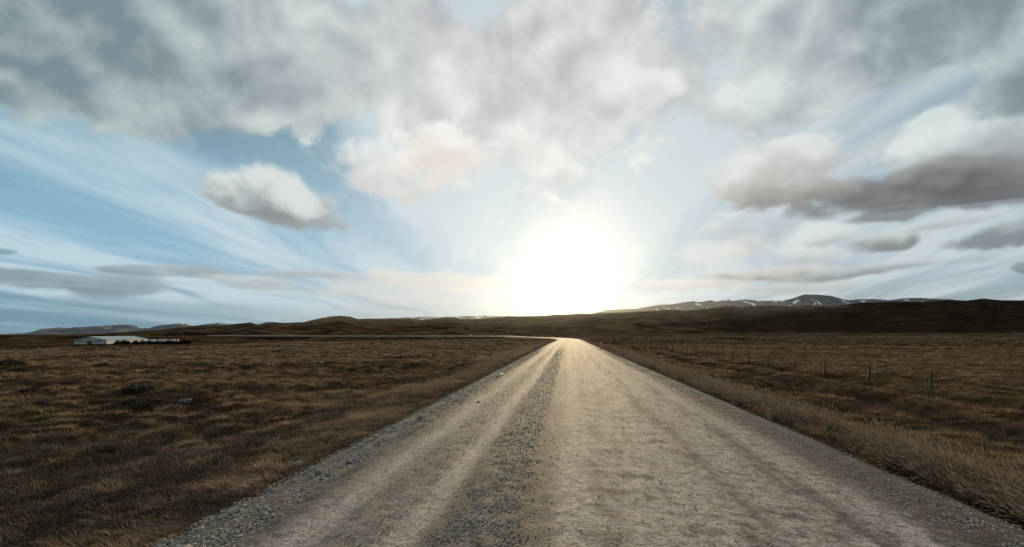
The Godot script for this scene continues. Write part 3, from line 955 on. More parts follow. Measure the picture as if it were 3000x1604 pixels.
func make_grass() -> void:
	var rng := RandomNumberGenerator.new()
	rng.seed = 501
	var straw := [lin(0.36, 0.25, 0.15), lin(0.27, 0.172, 0.098), lin(0.19, 0.108, 0.058), lin(0.15, 0.078, 0.042)]
	var russet := [lin(0.17, 0.078, 0.041), lin(0.135, 0.062, 0.035), lin(0.20, 0.122, 0.068), lin(0.085, 0.05, 0.03)]
	var olive := [lin(0.135, 0.098, 0.042), lin(0.105, 0.074, 0.033), lin(0.18, 0.125, 0.062), lin(0.08, 0.055, 0.03)]
	var heath := [lin(0.05, 0.033, 0.024), lin(0.066, 0.038, 0.03), lin(0.04, 0.036, 0.022), lin(0.08, 0.046, 0.032)]
	var meshes := [
		tuft(1, 28, 0.18, 0.16, 0.0055, 0.75, Vector2(-0.15, 0.05), straw),
		tuft(2, 28, 0.15, 0.16, 0.0055, 0.85, Vector2(-0.15, 0.05), russet),
		tuft(3, 28, 0.15, 0.16, 0.0055, 0.75, Vector2(-0.1, 0.05), olive),
		twiggy(4, 46, 0.14, 0.2, heath),
	]
	# the same plants seen farther off: fewer, broader blades stand for several
	var far_meshes := [
		tuft(11, 20, 0.23, 0.34, 0.021, 0.8, Vector2(-0.15, 0.05), straw),
		tuft(12, 20, 0.20, 0.34, 0.021, 0.9, Vector2(-0.15, 0.05), russet),
		tuft(13, 20, 0.20, 0.34, 0.021, 0.8, Vector2(-0.1, 0.05), olive),
		twiggy(14, 26, 0.2, 0.36, heath),
	]
	var near_lists := [[], [], [], []]
	var far_lists := [[], [], [], []]
	# [from, to, tufts per square metre, size]
	var belts := [[4.0, 9.0, 85.0, 1.0], [9.0, 16.0, 52.0, 1.05], [16.0, 28.0, 26.0, 1.15], [28.0, 46.0, 12.0, 1.3], [46.0, 75.0, 6.0, 1.15], [75.0, 120.0, 2.8, 1.35], [120.0, 200.0, 0.9, 1.6], [200.0, 330.0, 0.22, 2.0]]
	for b in belts:
		var area: float = 0.5 * deg_to_rad(92.0) * (b[1] * b[1] - b[0] * b[0])
		var n := int(area * b[2])
		for i in n:
			var r := sqrt(lerpf(b[0] * b[0], b[1] * b[1], rng.randf()))
			var az := deg_to_rad(rng.randf_range(-46.0, 46.0))
			var pick := rng.randf()
			var size_r := rng.randf()
			var turn := rng.randf() * TAU
			var tone := rng.randf_range(0.75, 1.2)
			var x := sin(az) * r
			var z := -cos(az) * r
			var side := road_side(x, z)
			if absf(side) < 3.8 + pick * 0.3 + patchy.get_noise_2d(z * 0.5, signf(side) * 9.0) * 0.55:
				continue
			if absf(side) < 5.3 and r > 190.0:
				continue
			var p1 := patchy.get_noise_2d(x * 0.09, z * 0.09)
			var p2 := patchy.get_noise_2d(x * 0.35 + 70.0, z * 0.35)
			var p3 := patchy.get_noise_2d(x * 0.06 - 90.0, z * 0.06)
			var hum := absf(tussock.get_noise_2d(x * 0.42, z * 0.42)) - 0.2   # hummocks carry the pale grass, hollows the dark heath
			var kind := 1
			var score := p1 + p2 * 0.5 + hum * 1.3 + (pick - 0.5) * 0.5 + (0.22 if z + lie.get_noise_2d(x * 0.05, z * 0.05) * 40.0 < -62.0 else 0.0)   # more straw grass on the stretch ahead
			if score > 0.12:
				kind = 0
			elif p3 + (pick - 0.5) * 0.4 > 0.22:
				kind = 2
			elif -p1 * 0.6 + p2 * 0.3 - hum * 1.2 + (pick - 0.5) * 0.4 > 0.14:
				kind = 3
			# a bed of heather left of the road, the right meadow mostly grass
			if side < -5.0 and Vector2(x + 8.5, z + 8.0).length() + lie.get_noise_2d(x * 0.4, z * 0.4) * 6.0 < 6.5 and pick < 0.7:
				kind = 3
			if side > 0.0 and kind == 3 and pick > 0.3:
				kind = 2
			if side > 0.0 and side < 6.5:
				kind = 0 if pick < 0.45 else 1
			if side < 0.0 and side > -6.0 and r > 15.0:
				kind = 0 if pick < 0.4 else 1
			# hollows between the hummocks are thinner and darker with heather
			var y := land_height(x, z, r < 70.0)
			if side > 4.0 and r < 200.0:
				var groove := exp(-pow((side - 13.5 - lie.get_noise_1d(r * 0.05) * 1.5) / 1.1, 2.0)) + exp(-pow((side - 17.5 - lie.get_noise_1d(r * 0.05 + 40.0) * 1.5) / 0.8, 2.0))
				if groove > 0.4:
					if pick < 0.75:
						kind = 3
			var size: float = b[3] * lerpf(0.7, 1.25, size_r)
			var share_of_height := (0.6 if Vector2(x + 7.0, z + 8.0).length() < 11.0 else 0.9) if side < 0.0 else 0.85   # height: cropped short left of the road
			share_of_height *= lerpf(0.6, 1.0, smooth(3.9, 5.4, absf(side)))   # shorter at the trodden edge
			tone *= 0.62 + 0.8 * smooth(-0.35, 0.4, patchy.get_noise_2d(x * 0.5 - 20.0, z * 0.3 + 15.0))
			var c := Color(tone, tone, tone)
			var spot := [place(Vector3(x, y, z), turn if kind == 3 else (turn * 0.25 - 0.8), size, share_of_height), c]
			if r < 46.0:
				near_lists[kind].append(spot)
			else:
				far_lists[kind].append(spot)
	var leaf := herb()
	var names := ["straw_grass", "russet_grass", "olive_grass", "heather"]
	var words := ["dry straw coloured grass tufts covering the heath beside the gravel road", "reddish brown withered grass tufts between the straw grass of the heath", "olive brown grass tufts scattered in patches over the heath", "low dark brown heather growing in patches among the heath grass"]
	for k in 4:
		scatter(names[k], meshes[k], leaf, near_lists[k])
		stuff(names[k], words[k], "grass" if k < 3 else "heather")
		var far_name: String = "distant_" + names[k]
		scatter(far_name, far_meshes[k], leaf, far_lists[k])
		stuff(far_name, words[k].replace("covering", "farther off on").replace("between", "farther off between").replace("scattered in", "farther off in").replace("growing in", "farther off in"), "grass" if k < 3 else "heather")
		print(names[k], " ", near_lists[k].size(), " ", far_lists[k].size())

func make_verges() -> void:
	# tall pale grass along both edges of the road, bending with the wind on the right
	var rng := RandomNumberGenerator.new()
	rng.seed = 812
	var pale := [lin(0.34, 0.24, 0.15), lin(0.27, 0.175, 0.10), lin(0.20, 0.118, 0.064), lin(0.14, 0.078, 0.042)]
	var tall := tuft(21, 22, 0.42, 0.17, 0.0055, 0.55, Vector2(-0.32, 0.12), pale, 0.3)
	var tall_far := tuft(22, 14, 0.42, 0.26, 0.018, 0.5, Vector2(-0.3, 0.1), pale, 0.2)
	var lists := [[], []]
	for i in 19000:
		var s := 2.0 + 250.0 * pow(rng.randf(), 2.1)
		var right := rng.randf() < 0.66
		var out := absf(rng.randfn(0.0, 1.0))
		var tone := rng.randf_range(0.6, 1.3)
		var side := (4.05 + out * 0.75) if right else -(4.2 + out * 0.95)
		var clump := lie.get_noise_2d(s * 0.35, side * 0.7)
		if not right and clump < 0.08:
			continue
		if right and clump < -0.12:
			continue
		var z := -s
		var x := ROAD_MIDDLE + s * ROAD_HEADING + side
		if s > 190.0:
			x = road_x_of_z[int(40.0 + s)] + side
			if side > 0.0 and side < 5.0:
				continue
		if not right and s < 17.0:
			continue
		var size := rng.randf_range(0.65, 1.15) * (1.0 if right else 0.72)
		var spot := [place(Vector3(x, land_height(x, z, true), z), rng.randf_range(-1.0, 1.0), size, rng.randf_range(0.55, 1.2)), Color(tone, tone, tone)]
		lists[0 if s < 45.0 else 1].append(spot)
	scatter("verge_grass", tall, herb(0.6), lists[0])
	stuff("verge_grass", "tall pale seeding grass bending along the edges of the gravel road", "grass")
	scatter("distant_verge_grass", tall_far, herb(0.6), lists[1])
	stuff("distant_verge_grass", "pale grass fringe along the far stretch of the gravel road", "grass")

func make_gravel() -> void:
	var rng := RandomNumberGenerator.new()
	rng.seed = 4242
	var m := StandardMaterial3D.new()
	m.vertex_color_use_as_albedo = true
	m.roughness = 0.9
	var shapes := [pebble(1, 0.62, 3, 6), pebble(2, 0.8, 3, 6), pebble(3, 0.5, 3, 6)]
	var lists := [[], [], []]
	for i in 300000:
		var s := 3.6 + 75.0 * pow(rng.randf(), 2.4)
		var side := rng.randf_range(-3.95, 3.95)
		var chance := rng.randf()
		var kind := rng.randi() % 3
		var tone := rng.randf_range(0.6, 1.4)
		var big := rng.randf()
		var turn := rng.randf() * TAU
		var u := side + ROAD_MIDDLE
		var z := -s
		var x := ROAD_MIDDLE + s * ROAD_HEADING + side
		var t := road_tone(u, 0.0, x, z)
		var want: float = 0.035 + t[1] * 0.9
		if side < -2.9 or side > 3.1:
			want = 0.9
		want *= smooth(80.0, 20.0, s)
		if chance > want:
			continue
		var size := lerpf(0.007, 0.021, big * big) * (1.0 + s * 0.02)
		if side < -3.0:
			size *= 1.35
		var y := maxf(road_height(u, s + 40.2, side), land_height(x, z, true)) + size * 0.05
		var c := Color(0.36, 0.305, 0.255).lerp(Color(0.40, 0.325, 0.245), rng.randf()) * tone
		c.a = 1.0
		lists[kind].append([place(Vector3(x, y, z), turn, size, 1.0), c])
	for k in 3:
		scatter("loose_gravel", shapes[k], m, lists[k])
	stuff("loose_gravel", "loose grey gravel lying thick along the road's windrow and shoulders", "gravel")
	stuff("loose_gravel_001", "rounder loose pebbles mixed into the grey gravel of the road", "gravel")
	stuff("loose_gravel_002", "flat loose chippings mixed into the grey gravel of the road", "gravel")
	print("gravel ", lists[0].size() * 3)

# ---------------------------------------------------------------- shapes
func quad(st: SurfaceTool, a: Vector3, b: Vector3, c: Vector3, d: Vector3) -> void:
	# corners clockwise as seen from the front
	for p in [a, b, c, a, c, d]:
		st.add_vertex(p)

func start() -> SurfaceTool:
	var st := SurfaceTool.new()
	st.begin(Mesh.PRIMITIVE_TRIANGLES)
	st.set_smooth_group(-1)
	return st

func finish(st: SurfaceTool) -> ArrayMesh:
	st.generate_normals()
	return st.commit()

func box(st: SurfaceTool, lo: Vector3, hi: Vector3, bevel := 0.0) -> void:
	var e := minf(bevel, 0.4 * minf(hi.x - lo.x, minf(hi.y - lo.y, hi.z - lo.z)))
	# eight corners, each as three points set in by the bevel
	var v := {}
	for x in 2:
		for y in 2:
			for z in 2:
				var p := Vector3(hi.x if x else lo.x, hi.y if y else lo.y, hi.z if z else lo.z)
				var i := Vector3(-e if x else e, -e if y else e, -e if z else e)
				v[[x, y, z]] = [p + Vector3(0, i.y, i.z), p + Vector3(i.x, 0, i.z), p + Vector3(i.x, i.y, 0)]
	var centre := (lo + hi) * 0.5
	var face := func(pts: Array) -> void:
		var mid := Vector3.ZERO
		for p in pts:
			mid += p
		mid /= pts.size()
		var n: Vector3 = (pts[1] - pts[0]).cross(pts[2] - pts[0])
		if n.dot(mid - centre) > 0.0:
			pts.reverse()
		for k in range(1, pts.size() - 1):
			if (pts[k] - pts[0]).cross(pts[k + 1] - pts[0]).length() > 1e-12:
				for p in [pts[0], pts[k], pts[k + 1]]:
					st.add_vertex(p)
	var ring := [[0, 0], [1, 0], [1, 1], [0, 1]]
	for s in 2:
		face.call(ring.map(func(r): return v[[s, r[0], r[1]]][0]))
		face.call(ring.map(func(r): return v[[r[0], s, r[1]]][1]))
		face.call(ring.map(func(r): return v[[r[0], r[1], s]][2]))
	if e > 0.0:
		for a in 2:
			for b in 2:
				face.call([v[[a, b, 0]][0], v[[a, b, 1]][0], v[[a, b, 1]][1], v[[a, b, 0]][1]])
				face.call([v[[a, 0, b]][0], v[[a, 1, b]][0], v[[a, 1, b]][2], v[[a, 0, b]][2]])
				face.call([v[[0, a, b]][1], v[[1, a, b]][1], v[[1, a, b]][2], v[[0, a, b]][2]])
		for k in v:
			face.call([v[k][0], v[k][1], v[k][2]])

func boxed(lo: Vector3, hi: Vector3, bevel := 0.0) -> ArrayMesh:
	var st := start()
	box(st, lo, hi, bevel)
	return finish(st)

# a round bar along points, with a radius at each
func tube(st: SurfaceTool, pts: Array, radii: Array, sides := 8, closed := true) -> void:
	var rings := []
	for i in pts.size():
		var t: Vector3 = (pts[mini(i + 1, pts.size() - 1)] - pts[maxi(i - 1, 0)]).normalized()
		var a := t.cross(Vector3.RIGHT if absf(t.x) < 0.8 else Vector3.UP).normalized()
		var b := t.cross(a)
		var ring := []
		for k in sides:
			var w := TAU * k / sides
			ring.append(pts[i] + (a * cos(w) + b * sin(w)) * radii[i])
		rings.append(ring)
	for i in pts.size() - 1:
		for k in sides:
			var n := (k + 1) % sides
			quad(st, rings[i][k], rings[i][n], rings[i + 1][n], rings[i + 1][k])
	if closed:
		for k in range(1, sides - 1):
			for p in [rings[0][0], rings[0][k + 1], rings[0][k]]:
				st.add_vertex(p)
			var l: Array = rings[pts.size() - 1]
			for p in [l[0], l[k], l[k + 1]]:
				st.add_vertex(p)

func bar(pts: Array, radii: Array, sides := 8) -> ArrayMesh:
	var st := start()
	st.set_smooth_group(0 if sides > 5 else -1)
	tube(st, pts, radii, sides)
	return finish(st)

func worn(c: Color, tile: float, rough := 0.85) -> StandardMaterial3D:
	# weathered stone, timber or paint: the base colour under a fine uneven grain
	var m := StandardMaterial3D.new()
	m.albedo_color = (c * 1.3).clamp().linear_to_srgb()
	m.albedo_texture = speckle
	m.uv1_triplanar = true
	m.uv1_scale = Vector3.ONE / tile
	m.roughness = rough
	m.metallic_specular = 0.35
	return m

func land(p: Vector3) -> Vector3:
	return Vector3(p.x, land_height(p.x, p.z, true), p.z)

const ORDINAL := ["first", "second", "third", "fourth", "fifth", "sixth", "seventh", "eighth", "ninth", "tenth", "eleventh", "twelfth", "thirteenth", "fourteenth", "fifteenth", "sixteenth", "seventeenth", "eighteenth", "nineteenth", "twentieth", "twenty first", "twenty second"]

# ---------------------------------------------------------------- farm
func make_barn() -> void:
	var where := Vector3(-254.5, 0, -350.0)
	where.y = land(where).y - 0.1
	var root := base("barn", where, 0.27)
	tag(root, "long low white barn with a pale metal roof on the plain", "barn")
	var half := 8.4
	var long := 73.0
	var eave := 2.85
	var ridge := 4.6
	var wall := worn(lin(0.42, 0.42, 0.43), 1.7)
	# gable wall with openings left for the door and windows
	var st := start()
	var holes := [[-7.3, -4.5, 1.5, 2.35], [-1.8, 0.9, -0.2, 2.3], [2.0, 6.4, 1.5, 2.35]]
	var edges := [-half]
	for h in holes:
		edges.append(h[0])
		edges.append(h[1])
	edges.append(half)
	var roof_at := func(x: float) -> float: return lerpf(ridge, eave, absf(x) / half) - 0.14
	for i in edges.size() - 1:
		var a: float = edges[i]
		var b: float = edges[i + 1]
		var low := -0.6
		if i % 2 == 1:
			var h: Array = holes[(i - 1) / 2]
			if h[2] > 0.0:
				box(st, Vector3(a, -0.6, -0.25), Vector3(b, h[2], 0.0))
			low = h[3]
		var cut := [a, b]
		if a < 0.0 and b > 0.0:
			cut = [a, 0.0, b]
		for k in cut.size() - 1:
			var x0: float = cut[k]
			var x1: float = cut[k + 1]
			var t0: float = roof_at.call(x0)
			var t1: float = roof_at.call(x1)
			for z in [0.0, -0.25]:
				if z == 0.0:
					quad(st, Vector3(x0, low, z), Vector3(x0, t0, z), Vector3(x1, t1, z), Vector3(x1, low, z))
				else:
					quad(st, Vector3(x1, low, z), Vector3(x1, t1, z), Vector3(x0, t0, z), Vector3(x0, low, z))
			quad(st, Vector3(x0, low, 0), Vector3(x1, low, 0), Vector3(x1, low, -0.25), Vector3(x0, low, -0.25))
	solid(finish(st), "gable_wall", wall, root)
	for s in [-1.0, 1.0]:
		var w := start()
		box(w, Vector3(minf(s * half, s * (half - 0.25)), -0.6, -long), Vector3(maxf(s * half, s * (half - 0.25)), eave - 0.1, -0.252), 0.02)
		solid(finish(w), "side_wall", wall, root)
	var back := start()
	box(back, Vector3(-half + 0.26, -0.6, -long), Vector3(half - 0.26, eave - 0.1, -long + 0.25), 0.02)
	for k in 2:
		var x0 := -half + 0.26 if k == 0 else 0.0
		var x1 := 0.0 if k == 0 else half - 0.26
		quad(back, Vector3(x1, eave - 0.1, -long), Vector3(x1, roof_at.call(x1), -long), Vector3(x0, roof_at.call(x0), -long), Vector3(x0, eave - 0.1, -long))
	solid(finish(back), "back_wall", wall, root)
	# ribbed roof sheets
	var metal := worn(lin(0.52, 0.60, 0.60), 6.0, 0.5)
	for s in [-1.0, 1.0]:
		var r := start()
		var n := 120
		for i in n:
			var z0 := 0.5 - (long + 1.0) * i / n
			var z1 := 0.5 - (long + 1.0) * (i + 0.5) / n
			var z2 := 0.5 - (long + 1.0) * (i + 1.0) / n
			var out: float = s * (half + 0.5)
			var ye := eave - 0.12
			for pair in [[z0, z1, 0.0, 0.06], [z1, z2, 0.06, 0.0]]:
				var a := Vector3(0.0, ridge + pair[2], pair[0])
				var b := Vector3(out, ye + pair[2], pair[0])
				var c := Vector3(out, ye + pair[3], pair[1])
				var d := Vector3(0.0, ridge + pair[3], pair[1])
				if s > 0.0:
					quad(r, a, d, c, b)
				else:
					quad(r, a, b, c, d)
		var roof := solid(finish(r), "roof", metal, root)
		if s > 0.0:
			var cap := solid(boxed(Vector3(-0.25, ridge + 0.04, -long - 0.5), Vector3(0.25, ridge + 0.13, 0.5), 0.03), "ridge_cap", metal, roof)
			cap.name = "ridge_cap"
	# door and windows
	var dark := coat(lin(0.05, 0.045, 0.042), 0.7)
	var door := solid(boxed(Vector3(-1.78, -0.3, -0.16), Vector3(0.88, 2.28, -0.08), 0.02), "door", dark, root)
	solid(boxed(Vector3(0.6, 0.9, -0.078), Vector3(0.66, 1.25, -0.03), 0.01), "handle", coat(lin(0.4, 0.4, 0.4), 0.4, 0.8), door)
	var glass := coat(lin(0.02, 0.022, 0.025), 0.08)
	var frame_mat := coat(lin(0.5, 0.5, 0.5), 0.6)
	for h in [holes[0], holes[2]]:
		var panes := 2 if h[1] - h[0] < 3.5 else 3
		for k in panes:
			var x0 := lerpf(h[0], h[1], float(k) / panes)
			var x1 := lerpf(h[0], h[1], float(k + 1) / panes)
			var f := start()
			box(f, Vector3(x0 + 0.005, h[2], -0.16), Vector3(x0 + 0.09, h[3], -0.06))
			box(f, Vector3(x1 - 0.09, h[2], -0.16), Vector3(x1 - 0.005, h[3], -0.06))
			box(f, Vector3(x0 + 0.09, h[2], -0.16), Vector3(x1 - 0.09, h[2] + 0.08, -0.06))
			box(f, Vector3(x0 + 0.09, h[3] - 0.08, -0.16), Vector3(x1 - 0.09, h[3], -0.06))
			var win := solid(finish(f), "window", frame_mat, root)
			solid(boxed(Vector3(x0 + 0.085, h[2] + 0.075, -0.12), Vector3(x1 - 0.085, h[3] - 0.075, -0.10)), "pane", glass, win)

func make_hedge() -> void:
	# dark scrub before the long side of the barn and the bales
	var dark := [lin(0.02, 0.02, 0.012), lin(0.03, 0.024, 0.015), lin(0.016, 0.015, 0.01)]
	var clump := twiggy(80, 300, 2.5, 1.7, dark)
	var a := Vector3(-235.0, 0, -345.0)
	var b := Vector3(-196.0, 0, -352.0)
	var st := SurfaceTool.new()
	st.begin(Mesh.PRIMITIVE_TRIANGLES)
	var rng := RandomNumberGenerator.new()
	rng.seed = 8
	for k in 34:
		var p := land(a.lerp(b, k / 33.0) + Vector3(rng.randf_range(-1, 1), 0, rng.randf_range(-1.5, 1.5))) - land(a)
		var size := rng.randf_range(0.75, 1.15)
		st.append_from(clump, 0, place(p - Vector3(0, 0.2, 0), rng.randf() * TAU, size, 1.0))
	var o := base("hedge", land(a))
	solid(st.commit(), "foliage", herb(0.15), o)
	tag(o, "dark scrubby hedge before the long side of the barn", "hedge")

func make_bales() -> void:
	# round bales in white film, two tiers in a row
	var st := start()
	st.set_smooth_group(0)
	tube(st, [Vector3(0, 0, -0.6), Vector3(0, 0, -0.58), Vector3(0, 0, -0.5), Vector3(0, 0, 0), Vector3(0, 0, 0.5), Vector3(0, 0, 0.58), Vector3(0, 0, 0.6)], [0.3, 0.5, 0.6, 0.62, 0.6, 0.5, 0.3], 16)
	var mesh := finish(st)
	var film := coat(lin(0.72, 0.73, 0.72), 0.35)
	var rng := RandomNumberGenerator.new()
	rng.seed = 6
	var a := Vector3(-297.0, 0, -470.0)
	var b := Vector3(-270.5, 0, -470.0)
	var floor_y := -9.0
	for k in 6:
		floor_y = maxf(floor_y, land(a.lerp(b, k / 5.0)).y)
	for tier in 2:
		var count := -1
		for k in 21 - tier:
			if tier == 1 and rng.randf() < 0.12:
				continue
			var p := a.lerp(b, (k + 0.5 * tier) / 20.0)
			p.y = floor_y + 0.6 + tier * 1.06
			var o := solid(mesh, "silage_bale", film)
			o.position = p
			o.rotation = Vector3(0, rng.randf_range(-0.12, 0.12), rng.randf_range(0, TAU))
			o.scale = Vector3.ONE * rng.randf_range(0.96, 1.03)
			count += 1
			tag(o, "white wrapped bale, %s from the barn in the %s row of the stack" % [ORDINAL[count], ["bottom", "top"][tier]], "bale", "white bales stacked behind the barn")
	# level stand of trodden earth under them
	var pad := boxed(Vector3(-14.5, -1.6, -3.0), Vector3(14.5, 0.0, 3.0), 0.3)
	var g := solid(pad, "bale_stand", worn(lin(0.06, 0.05, 0.035), 1.0))
	g.position = Vector3(-283.7, floor_y, -470.0)
	struct(g)

# ---------------------------------------------------------------- fence
func make_fence() -> void:
	var feet := []
	for p in [[3010, 1196], [2729, 1143], [2548, 1118], [2418, 1099], [2328, 1085], [2251, 1075], [2195, 1066], [2146, 1059], [2104, 1053], [2069, 1047], [2040, 1043], [2013, 1039], [1990, 1035], [1970, 1031], [1953, 1028], [1937, 1025], [1922, 1022], [1908, 1020], [1894, 1017.5], [1881, 1015.5], [1868, 1013.5], [1856, 1011.5], [1844, 1009.5], [1831, 1007]]:
		feet.append(ground_at(p[0], p[1]))
	var last := ground_at(1817, 1004)
	feet.append(last)
	var origin: Vector3 = feet[1]
	var root := base("wire_fence", origin)
	tag(root, "wire fence of dark wooden posts crossing the meadow right of the road", "fence")
	var rng := RandomNumberGenerator.new()
	rng.seed = 31
	var timber := worn(lin(0.045, 0.038, 0.032), 0.4)
	var tops := []
	for i in feet.size():
		var p: Vector3 = land(feet[i]) - origin
		var h := rng.randf_range(0.92, 1.06)
		var lean := Vector3(rng.randf_range(-0.04, 0.04), 0, rng.randf_range(-0.04, 0.04))
		var r := 0.068
		if i == feet.size() - 1:
			h = 1.35
			r = 0.11
		solid(bar([p - Vector3(0, 0.3, 0), p + Vector3(0, 0.02, 0), p + Vector3(0, h - 0.03, 0) + lean, p + Vector3(0, h, 0) + lean], [r, r * 1.02, r * 0.95, r * 0.7], 7), "post", timber, root)
		tops.append([p, lean, h])
	var wire := coat(lin(0.06, 0.055, 0.05), 0.9)
	for level in [0.3, 0.55, 0.8]:
		var pts := []
		var radii := []
		for i in tops.size():
			var t: Array = tops[i]
			pts.append(t[0] + t[1] * level + Vector3(0.06, level, 0))
			radii.append(0.0025)
			if i < tops.size() - 1:
				var n: Array = tops[i + 1]
				pts.append((t[0] + n[0]) * 0.5 + Vector3(0.06, level - 0.03, 0))
				radii.append(0.0025)
		solid(bar(pts, radii, 4), "wire", wire, root)

# ---------------------------------------------------------------- along the road
func roadside(depth: float, side: float) -> Vector3:
	var x := road_x_of_z[int(40.0 + depth)] + side
	return land(Vector3(x, 0, -depth))

func make_roadside() -> void:
	var orange := coat(lin(0.75, 0.16, 0.025), 0.6)
	var white := coat(lin(0.7, 0.7, 0.66), 0.6)
	var met := 0
	for p in [[64.0, 3.35], [119.0, 3.35]]:
		var at := roadside(p[0], p[1])
		at.y = road_height(p[1] + ROAD_MIDDLE, p[0] + 40.2, p[1])
		var o := base("marker_post", at, 0.1)
		solid(boxed(Vector3(-0.09, -0.3, -0.03), Vector3(0.09, 0.72, 0.03), 0.008), "stake", orange, o)
		solid(boxed(Vector3(-0.094, 0.72, -0.033), Vector3(0.094, 0.86, 0.033), 0.008), "cap", orange, o)
		solid(boxed(Vector3(-0.045, 0.62, 0.0305), Vector3(0.045, 0.70, 0.037), 0.003), "reflector", white, o)
		tag(o, "orange marker post, %s along the right verge of the gravel road" % ORDINAL[met], "marker post", "orange marker posts on the right verge")
		met += 1
	# pale posts round the far bend
	var i := 0
	for p in [[1673.0, 991.5], [1623.0, 988.5], [1587.0, 986.5], [1452.0, 984.0]]:
		var d: float = 1700.0 * 1.7 / (p[1] - HORIZON)
		d = clampf(d, 60.0, 590.0)
		var dir := toward(p[0], HORIZON)
		var at := land(Vector3(dir.x * d, 0, -d))
		# beside the road, not on it
		var s := road_side(at.x, at.z)
		if absf(s) < 4.6:
			at = land(at + Vector3(4.8 - s, 0, 0))
		var o := base("marker_post", at, 0.2)
		solid(boxed(Vector3(-0.07, -0.3, -0.03), Vector3(0.07, 1.0, 0.03), 0.01), "stake", white, o)
		solid(boxed(Vector3(-0.072, 0.72, 0.0305), Vector3(0.072, 0.84, 0.034)), "reflector", coat(lin(0.3, 0.06, 0.03), 0.4), o)
		tag(o, "pale roadside post, %s along the far bend of the gravel road" % ORDINAL[i], "marker post", "pale posts at the far bend")
		i += 1
	# sign by the far stretch
	var foot := land(Vector3(toward(1381, HORIZON).x * 588.0, 0, -588.0))
	if absf(road_side(foot.x, foot.z)) < 5.0:
		foot = land(foot + Vector3(0, 0, 9.0))
	var sign := base("road_sign", foot, 0.1)
	tag(sign, "small pale road sign on a pole by the far stretch of road", "road sign")
	solid(bar([Vector3(0, -0.4, 0), Vector3(0, 2.9, 0)], [0.05, 0.05], 8), "pole", coat(lin(0.3, 0.3, 0.3), 0.5, 0.6), sign)
	solid(bar([Vector3(0, 2.35, 0.06), Vector3(0, 2.35, 0.09)], [0.55, 0.55], 20), "plate", white, sign)
	# culvert below the bend
	var c := land(Vector3(toward(1485, HORIZON).x * 430.0, 0, -430.0))
	var cul := base("culvert", c, 0.05)
	tag(cul, "pale concrete culvert with two dark pipe mouths below the road bend", "culvert")
	var concrete := worn(lin(0.55, 0.54, 0.5), 0.8)
	var k := 1.0
	solid(boxed(Vector3(-1.5 * k, -0.4, -0.5), Vector3(1.5 * k, 0.16, 0.0), 0.04), "footing", concrete, cul)
	for x in [-0.9 * k, 0.75 * k]:
		var st := start()
		st.set_smooth_group(0)
		var n := 18
		for a in n:
			var t0 := TAU * a / n
			var t1 := TAU * (a + 1) / n
			var e0 := Vector3(cos(t0), sin(t0), 0)
			var e1 := Vector3(cos(t1), sin(t1), 0)
			var o := Vector3(x, 0.62, 0)
			var ro := 0.66 * k
			var ri := 0.40 * k
			quad(st, o + e0 * ri + Vector3(0, 0, 0.1), o + e0 * ro + Vector3(0, 0, 0.1), o + e1 * ro + Vector3(0, 0, 0.1), o + e1 * ri + Vector3(0, 0, 0.1))
			quad(st, o + e0 * ro + Vector3(0, 0, 0.1), o + e0 * ro - Vector3(0, 0, 2.5), o + e1 * ro - Vector3(0, 0, 2.5), o + e1 * ro + Vector3(0, 0, 0.1))
			quad(st, o + e1 * ri + Vector3(0, 0, 0.1), o + e1 * ri - Vector3(0, 0, 2.5), o + e0 * ri - Vector3(0, 0, 2.5), o + e0 * ri + Vector3(0, 0, 0.1))
		solid(finish(st), "pipe", concrete, cul)
	# weathered stake lying at the left edge of the gravel
	var s0 := ground_at(1456, 1154)
	var s1 := ground_at(1480, 1146)
	s0.y = maxf(s0.y, road_height(road_side(s0.x, s0.z) + ROAD_MIDDLE, 40.0 - s0.z, road_side(s0.x, s0.z))) + 0.05
	s1.y = maxf(s1.y, road_height(road_side(s1.x, s1.z) + ROAD_MIDDLE, 40.0 - s1.z, road_side(s1.x, s1.z))) + 0.06
	var dir2 := (s1 - s0).normalized()
	s1 = s0 + dir2 * minf(s0.distance_to(s1), 1.3)
	var stake := base("wooden_stake", s0)
	tag(stake, "pale weathered wooden stake lying at the left edge of the gravel", "stake")
	var l := s0.distance_to(s1)
	solid(bar([Vector3.ZERO, dir2 * l * 0.5 + Vector3(0, 0.01, 0), dir2 * l], [0.035, 0.034, 0.032], 7), "shaft", worn(lin(0.5, 0.46, 0.4), 0.3), stake)
	solid(bar([dir2 * l, dir2 * (l + 0.12)], [0.032, 0.006], 7), "point", worn(lin(0.5, 0.46, 0.4), 0.3), stake)

func make_haze() -> void:
	# thin haze lying before the middle hills
	var f := FogVolume.new()
	f.name = "haze_bank"
	f.shape = RenderingServer.FOG_VOLUME_SHAPE_ELLIPSOID
	f.size = Vector3(1500, 120, 900)
	f.position = Vector3(150, 25, -1350)
	var m := FogMaterial.new()
	m.density = 0.00022
	m.albedo = Color(1.0, 0.95, 0.86)
	f.material = m
	f.set_meta("kind", "stuff")
	f.set_meta("label", "thin warm haze over the middle hills below the sun")
	f.set_meta("category", "haze")
	add_child(f)

